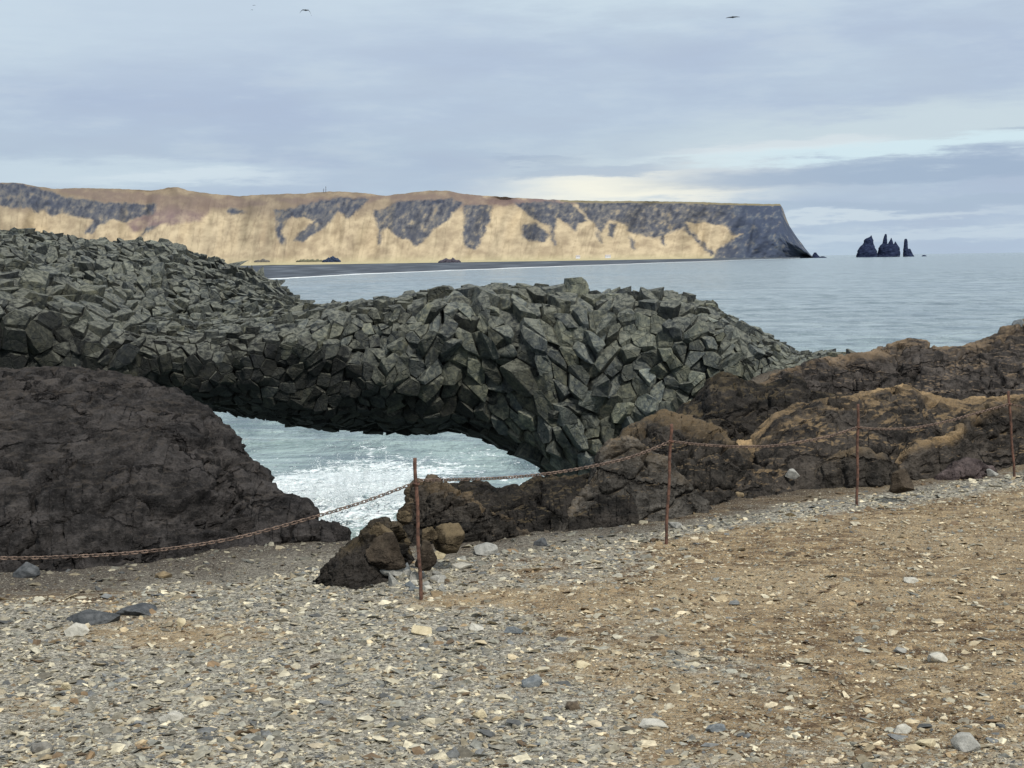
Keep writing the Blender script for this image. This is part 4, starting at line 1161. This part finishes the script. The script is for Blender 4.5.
def boulder(name, label, cat, px, py, wpx, hpx, cols, seed, Y=None, angular=True, group=None, rot=None, sc=20):
    """a single stone whose foot is at photo pixel (px, py)"""
    rg = np.random.default_rng(seed)
    if Y is None: p = onz(px, py, GZ); 
    else: p = at(px, py, Y)
    Yd = p[1]; w = wpx * Yd / F_PX; h = hpx * Yd / F_PX
    bm = bmesh.new()
    if angular:
        P = rg.normal(size=(15, 3)); P /= np.linalg.norm(P, axis=1)[:, None]; P *= rg.uniform(.85, 1.1, (15, 1))
        for q in P: bm.verts.new(q)
        r = bmesh.ops.convex_hull(bm, input=bm.verts[:])
        bmesh.ops.delete(bm, geom=[g for g in r['geom_interior'] if isinstance(g, bmesh.types.BMVert)], context='VERTS')
        bmesh.ops.dissolve_limit(bm, angle_limit=.3, verts=bm.verts[:], edges=bm.edges[:])
        bmesh.ops.bevel(bm, geom=bm.edges[:], offset=.05, segments=1, affect='EDGES', clamp_overlap=True)
        bmesh.ops.triangulate(bm, faces=bm.faces[:])
        bmesh.ops.subdivide_edges(bm, edges=bm.edges[:], cuts=2, use_grid_fill=True)
        amp = .05 if wpx < 40 else .14
    else:
        bmesh.ops.create_icosphere(bm, subdivisions=4, radius=1.0); amp = .22
    bm.verts.index_update()
    V = np.array([v.co[:] for v in bm.verts]); Fc = [[v.index for v in f.verts] for f in bm.faces]; bm.free()
    if not angular:                                   # weathered lump: flattened planes and pits
        for _ in range(13):
            d_ = rg.normal(size=3); d_ /= np.linalg.norm(d_); k_ = rg.uniform(.48, .85)
            e_ = np.clip(V @ d_ - k_, 0, None); V = V - d_ * (e_ * .95)[:, None]
    V = V * (1 + amp * fbm(V * 1.6 + seed, 4) + amp * .35 * fbm(V * 6 + seed, 3))[:, None]
    V[:, 2] = np.where(V[:, 2] < 0, V[:, 2] * .5, V[:, 2])
    V -= (V.max(0) + V.min(0)) / 2; V /= (V.max(0) - V.min(0))
    a = rg.uniform(-.5, .5) if rot is None else rot
    V = V * np.array([w, w * rg.uniform(.6, .85), h * 1.15])
    V = V @ np.array([[math.cos(a), math.sin(a), 0], [-math.sin(a), math.cos(a), 0], [0, 0, 1]])
    z0 = float(ground_z(p[0], p[1])) if Y is None else p[2]
    V += np.array([p[0], p[1] + w * .3, z0 + h * ((.16 if wpx > 40 else .36) if angular else .30)])
    mt = mat_solid_stone(name + '_surface', *cols, sc) if angular else mat_boulder(*cols)
    o = mk(name, V, Fc, mt, not angular, None, None, (float(p[0]), float(p[1]), z0))
    tag(o, label, cat, group)
    return o

tanb = ((.125, .098, .062), (.24, .185, .108)); brn = ((.075, .06, .045), (.145, .115, .08)); gry = ((.22, .22, .20), (.36, .355, .32)); blu = ((.10, .115, .125), (.20, .215, .215)); crm = ((.42, .36, .23), (.56, .49, .33)); pal = ((.36, .35, .30), (.52, .50, .43)); drk = ((.05, .055, .058), (.11, .115, .118))
B = [
 ('boulder', 'tan topped brown boulder at the upper left of the first post', 380, 541, 30, 22, tanb, 10.05, False),
 ('boulder', 'small rounded brown boulder against the sea spray left of the first post', 404, 522, 16, 13, tanb, 10.5, False),
 ('boulder', 'large smooth grey brown boulder beside the overhanging rock', 385, 563, 42, 34, brn, 9.85, False),
 ('boulder', 'round tan boulder touching the right side of the first post', 428, 540, 19, 15, tanb, 10.15, False),
 ('boulder', 'big tan lichen covered boulder right of the first post', 449, 548, 34, 28, tanb, 10.2, False),
 ('boulder', 'upright brown boulder just behind the foot of the first post', 424, 566, 24, 30, brn, 9.9, False),
 ('boulder', 'round brown boulder at the foot of the right bank beside the purple rock', 903, 489, 30, 23, brn, 12.75, False),
 ('stone', 'pale grey flat topped block left of the first post', 395, 588, 14, 16, gry, 9.75, True),
 ('stone', 'flat grey slab lying above the pale block left of the first post', 391, 575, 24, 9, gry, 9.85, True),
 ('stone', 'cream angular stone right of the first post', 438, 560, 15, 10, crm, None, True),
 ('stone', 'grey rounded stone lying below the jagged black rock', 487, 554, 27, 12, gry, None, True),
 ('stone', 'flat pale tan slab in the gravel right of the first post', 463, 569, 24, 7, pal, None, True),
 ('stone', 'small dark grey pointed stone at the foot of the jagged black rock', 541, 546, 16, 9, drk, None, True),
 ('stone', 'cream oval stone in the gravel below the first post', 421, 635, 23, 9, crm, None, True),
 ('stone', 'flat blue grey stone alone in the middle of the gravel', 532, 688, 23, 12, blu, None, True),
 ('stone', 'dark blue grey stone in the gravel above the middle', 513, 634, 20, 7, blu, None, True),
 ('stone', 'pale tilted stone between the cream oval and the dark blue stone', 477, 631, 15, 8, pal, None, True),
 ('stone', 'squat tan stone near the bottom middle', 480, 716, 15, 10, crm, None, True),
 ('stone', 'pale flat stone at the border of gravel and brown soil', 583, 668, 17, 7, crm, None, True),
 ('stone', 'dark wedge stone in the gravel right of the tan stone', 573, 710, 16, 9, brn, None, True),
 ('stone', 'large pale angular stone in the gravel at the left', 75, 637, 26, 14, pal, None, True),
 ('stone', 'long dark slab of rock half buried at the left', 92, 625, 62, 18, drk, None, True),
 ('stone', 'second dark slab lying to the right of the long half buried slab', 134, 618, 44, 11, drk, None, True),
 ('stone', 'yellowish rounded stone in the gravel at the left', 65, 689, 11, 9, crm, None, True),
 ('stone', 'cream upright stone right of the dark slabs', 181, 627, 10, 10, crm, None, True),
 ('stone', 'tan flat slab at the foot of the large brown mound', 163, 580, 17, 7, tanb, None, True),
 ('stone', 'blue grey lump of rock at the foot of the mound by the left edge', 24, 577, 30, 16, drk, None, True),
 ('stone', 'broad dark flat stone near the bottom left corner', 40, 754, 24, 11, ((.13, .125, .11), (.24, .23, .20)), None, True),
 ('stone', 'pale flat stone at the bottom left of the gravel', 170, 724, 26, 10, pal, None, True),
 ('stone', 'angular grey stone with a dark shadowed side near the bottom right corner', 968, 752, 30, 19, gry, None, True),
 ('stone', 'cream flat stone left of the angular grey stone at bottom right', 905, 733, 22, 10, pal, None, True),
 ('stone', 'pale bumpy stone on the brown soil at the right', 939, 661, 20, 10, pal, None, True),
 ('stone', 'flat cream stone between the bumpy stone and the angular grey stone', 927, 746, 22, 8, crm, None, True),
 ('stone', 'grey flat stone on the brown soil left of the bumpy pale stone', 901, 653, 14, 6, gry, None, True),
 ('stone', 'pale stone on the soil below the third post', 912, 583, 15, 6, pal, None, True),
 ('stone', 'tan flat stone lying on the soil right of the pointed rock', 739, 499, 13, 6, tanb, None, True),
 ('stone', 'white grey stone tucked under the pointed rock by the second post', 677, 528, 16, 7, gry, None, True),
 ('stone', 'grey stone resting on the slope left of the third post', 793, 478, 15, 10, gry, 13.5, True),
 ('stone', 'pale grey block at the foot of the right hand post', 993, 476, 13, 8, gry, None, True),
 ('stone', 'small block on the skyline of the far bank at the right edge', 1019, 328, 12, 10, blu, 25.6, True),
 ('stone', 'dark wide stone near the bottom edge left of centre right', 716, 731, 20, 8, blu, None, True),
 ('stone', 'flat pale slab at the bottom edge right of the middle', 655, 728, 32, 8, pal, None, True),
]
for i, (nm, lb, px, py, w, h, cols, Y, ang) in enumerate(B):
    boulder(nm, lb, nm, px, py, w, h, cols, 100 + i, Y, angular=ang, sc=14 if not ang else 28)

rgq = np.random.default_rng(4)
for k in range(16):
    qx = 384 + 60 * rgq.random() ; qy = 566 + 28 * rgq.random() + (qx < 400) * 6
    boulder('stone', 'angular grey rubble stone heaped at the foot of the first post', 'stone', qx, qy, rgq.uniform(7, 13), rgq.uniform(5, 9), (gry, pal, gry, blu)[k % 4], 300 + k, None, True, 'grey rubble by the first post')

# ------------------------------------------------------------------ chain fence
POST = [(415, 458, 421, 602, 484, 'slim rusty iron post, leftmost and nearest, standing in the gravel'),
        (671.5, 424, 666, 543, 441, 'rusty iron post in front of the pointed rock, second from the left'),
        (858, 404, 857, 505, 427, 'rusty iron post third from the left in front of the small dark hump'),
        (1008.5, 391, 1014.5, 479, 404, 'rusty iron post at the right edge, farthest and shortest')]
hang = []
for i, (tx, ty, bx, by, cy, lb) in enumerate(POST):
    g = onz(bx, by, GZ); Yp = float(g[1])
    tp = at(tx, ty, Yp); g[2] = float(ground_z(g[0], g[1]))
    r = empty('fence_post', tuple(map(float, g))); tag(r, lb, 'post', 'rusty posts of the chain fence')
    n = 24
    rad = .0112
    path = [g + (tp - g) * k / n + np.array([.003 * math.sin(k * .5 + i * 2), 0, 0]) * (0 < k < n) for k in range(n + 1)]
    path[0] = g + (g - tp) * .12
    rr = [rad * (1 + .10 * ((k % 2) - .5)) for k in range(n + 1)]
    V, Fc = tube(path, rr, 10)
    mk('rod', V, Fc, M['rust'], True, None, r, tuple(r.location))
    f = (by - cy) / (by - ty)
    c = g + (tp - g) * f
    hang.append(c)
    ring = [c + np.array([math.cos(a) * .017, math.sin(a) * .017, .004 * math.sin(2 * a)]) for a in np.linspace(0, 2 * math.pi, 14)[:-1]]
    V, Fc = tube(ring, .0055, 6, True)
    mk('chain_loop', V, Fc, M['rust'], True, None, r, tuple(r.location))

def catmull(P, per=24):
    P = np.asarray(P, float); P = np.vstack([2 * P[0] - P[1], P, 2 * P[-1] - P[-2]]); out = []
    for i in range(1, len(P) - 2):
        for t in np.linspace(0, 1, per, endpoint=False):
            a, b, c, d = P[i - 1], P[i], P[i + 1], P[i + 2]
            out.append(.5 * ((2 * b) + (-a + c) * t + (2 * a - 5 * b + 4 * c - d) * t * t + (-a + 3 * b - 3 * c + d) * t ** 3))
    out.append(P[-2]); return np.array(out)

def chain(pts, label):
    P = catmull(pts)
    d = np.concatenate([[0], np.cumsum(np.linalg.norm(np.diff(P, axis=0), axis=1))])
    pitch = .0265; n = int(d[-1] / pitch)
    VV = []; FF = []; off = 0
    Lh, Wh, wr = .0185, .0088, .0032
    prof = []
    for k in range(14):
        a = 2 * math.pi * k / 14
        prof.append((Wh * math.cos(a), (Lh - Wh) * np.sign(math.sin(a)) * min(1, abs(math.sin(a)) * 3) + Wh * math.sin(a)))
    for i in range(n):
        s = (i + .5) * d[-1] / n
        c = np.array([np.interp(s, d, P[:, k]) for k in range(3)])
        c2 = np.array([np.interp(s + .01, d, P[:, k]) for k in range(3)]); c1 = np.array([np.interp(s - .01, d, P[:, k]) for k in range(3)])
        tng = Vector(c2 - c1).normalized()
        side = tng.cross(Vector((0, 0, 1))).normalized(); up = side.cross(tng)
        w = (side + up).normalized() if i % 2 else (up - side).normalized()
        ring = [c + np.array(w) * a + np.array(tng) * b for a, b in prof]
        V, Fc = tube(ring, wr, 5, True)
        VV += V; FF += [[j + off for j in q] for q in Fc]; off += len(V)
    o = mk('chain', VV, FF, M['rust_dark'], True, None, None, tuple(map(float, P[0])))
    tag(o, label, 'chain', 'rusty chains of the fence')

def cpx(l, Ya, Yb):
    """points along a hanging chain between two depths"""
    xs = [p[0] for p in l]
    return [at(p[0], p[1], Ya + (Yb - Ya) * (p[0] - xs[0]) / (xs[-1] - xs[0])) for p in l]
Y1, Y2, Y3, Y4 = [float(h[1]) for h in hang]
left = cpx([(415, 484), (360, 503), (300, 521), (230, 539), (150, 551), (80, 556), (0, 558), (-90, 553), (-200, 540)], Y1, 8.1)
left[0] = hang[0] + np.array([-.02, 0, 0])
end = left[-1].copy(); end2 = end + np.array([-.5, -.1, 0]); end2[2] = GZ + .01; end3 = end2 + np.array([-.4, 0, 0])
chain(left + [end2, end3], 'rusty chain drooping from the first post to the left edge')
m = cpx([(418, 479), (460, 479.5), (500, 478), (540, 474.5), (580, 468.5), (620, 460), (645, 452), (668, 441)], Y1, Y2); m[0] = hang[0] + np.array([.02, 0, .02]); m[-1] = hang[1]
chain(m, 'rusty chain between the first and second posts in front of the arch foot')
m = cpx([(668, 441), (700, 444.5), (735, 446.5), (770, 446), (800, 442), (830, 436), (857, 427)], Y2, Y3); m[0] = hang[1]; m[-1] = hang[2]
chain(m, 'rusty chain between the second and third posts')
m = cpx([(857, 427), (880, 429), (910, 428), (940, 423), (970, 415), (1009, 404)], Y3, Y4); m[0] = hang[2]; m[-1] = hang[3]
chain(m, 'rusty chain between the third post and the post at the right edge')
m = cpx([(1009, 404), (1030, 408), (1070, 411), (1120, 408), (1170, 398)], Y4, 15.8); m[0] = hang[3]
e2 = m[-1] + np.array([.4, .1, 0]); e2[2] = GZ + .02
chain(m + [e2], 'short end of chain leaving the right hand post towards the right edge')

# ------------------------------------------------------------------ birds
def bird(px, py, Y, span, wl, wr, label, bank=0.0):
    """gull with bent wings; wl / wr = (inner rise, outer drop) of each wing"""
    c = at(px, py, Y)
    r = empty('bird', tuple(map(float, c))); tag(r, label, 'bird', None)
    # body: spindle with head and tail
    n = 9; ks = np.linspace(-1, 1, n)
    rad = np.array([.012, .03, .055, .068, .07, .062, .045, .04, .012]) * span
    path = [c + np.array([.02 * span * math.sin(k), k * .26 * span, 0]) for k in ks]
    V, Fc = tube(path, rad, 8)
    mk('body', V, Fc, M['bird'], True, None, r, tuple(r.location))
    for sgn, (up, dr) in ((-1, wl), (1, wr)):
        L = []
        for f, z, ch in ((.05, 0, .15), (.25, up * .5, .16), (.5, up, .14), (.75, up - dr * .35, .10), (1.0, up - dr, .02)):
            p = c + np.array([sgn * f * span / 2, -.03 * span * f, z * span])
            L.append((p + np.array([0, ch * span * .6, 0]), p - np.array([0, ch * span * .5, 0]), p + np.array([0, 0, .045 * span * (1.25 - f)]), p - np.array([0, 0, .045 * span * (1.25 - f)])))
        V = []; Fc = []
        for a, b, t_, d_ in L: V += [a, t_, b, d_]
        for i in range(len(L) - 1):
            for k in range(4): Fc.append([i * 4 + k, i * 4 + (k + 1) % 4, i * 4 + 4 + (k + 1) % 4, i * 4 + 4 + k])
        Fc.append([3, 2, 1, 0]); e = (len(L) - 1) * 4; Fc.append([e, e + 1, e + 2, e + 3])
        mk('wing', V, Fc, M['bird'], False, None, r, tuple(r.location))
bird(305.6, 10.2, 130, .95, (.03, .26), (.0, .50), 'dark gull with drooping bent wings, largest bird at the upper left')
bird(732.8, 17.2, 110, .95, (-.01, .05), (.02, .02), 'dark gull gliding with flat wings at the upper right')
bird(254, 5.4, 420, .95, (.05, .1), (.05, .1), 'tiny distant bird at the top, higher of the faint pair')
bird(252, 9.9, 430, .8, (.05, .1), (.05, .1), 'tiny distant bird at the top, lower of the faint pair')
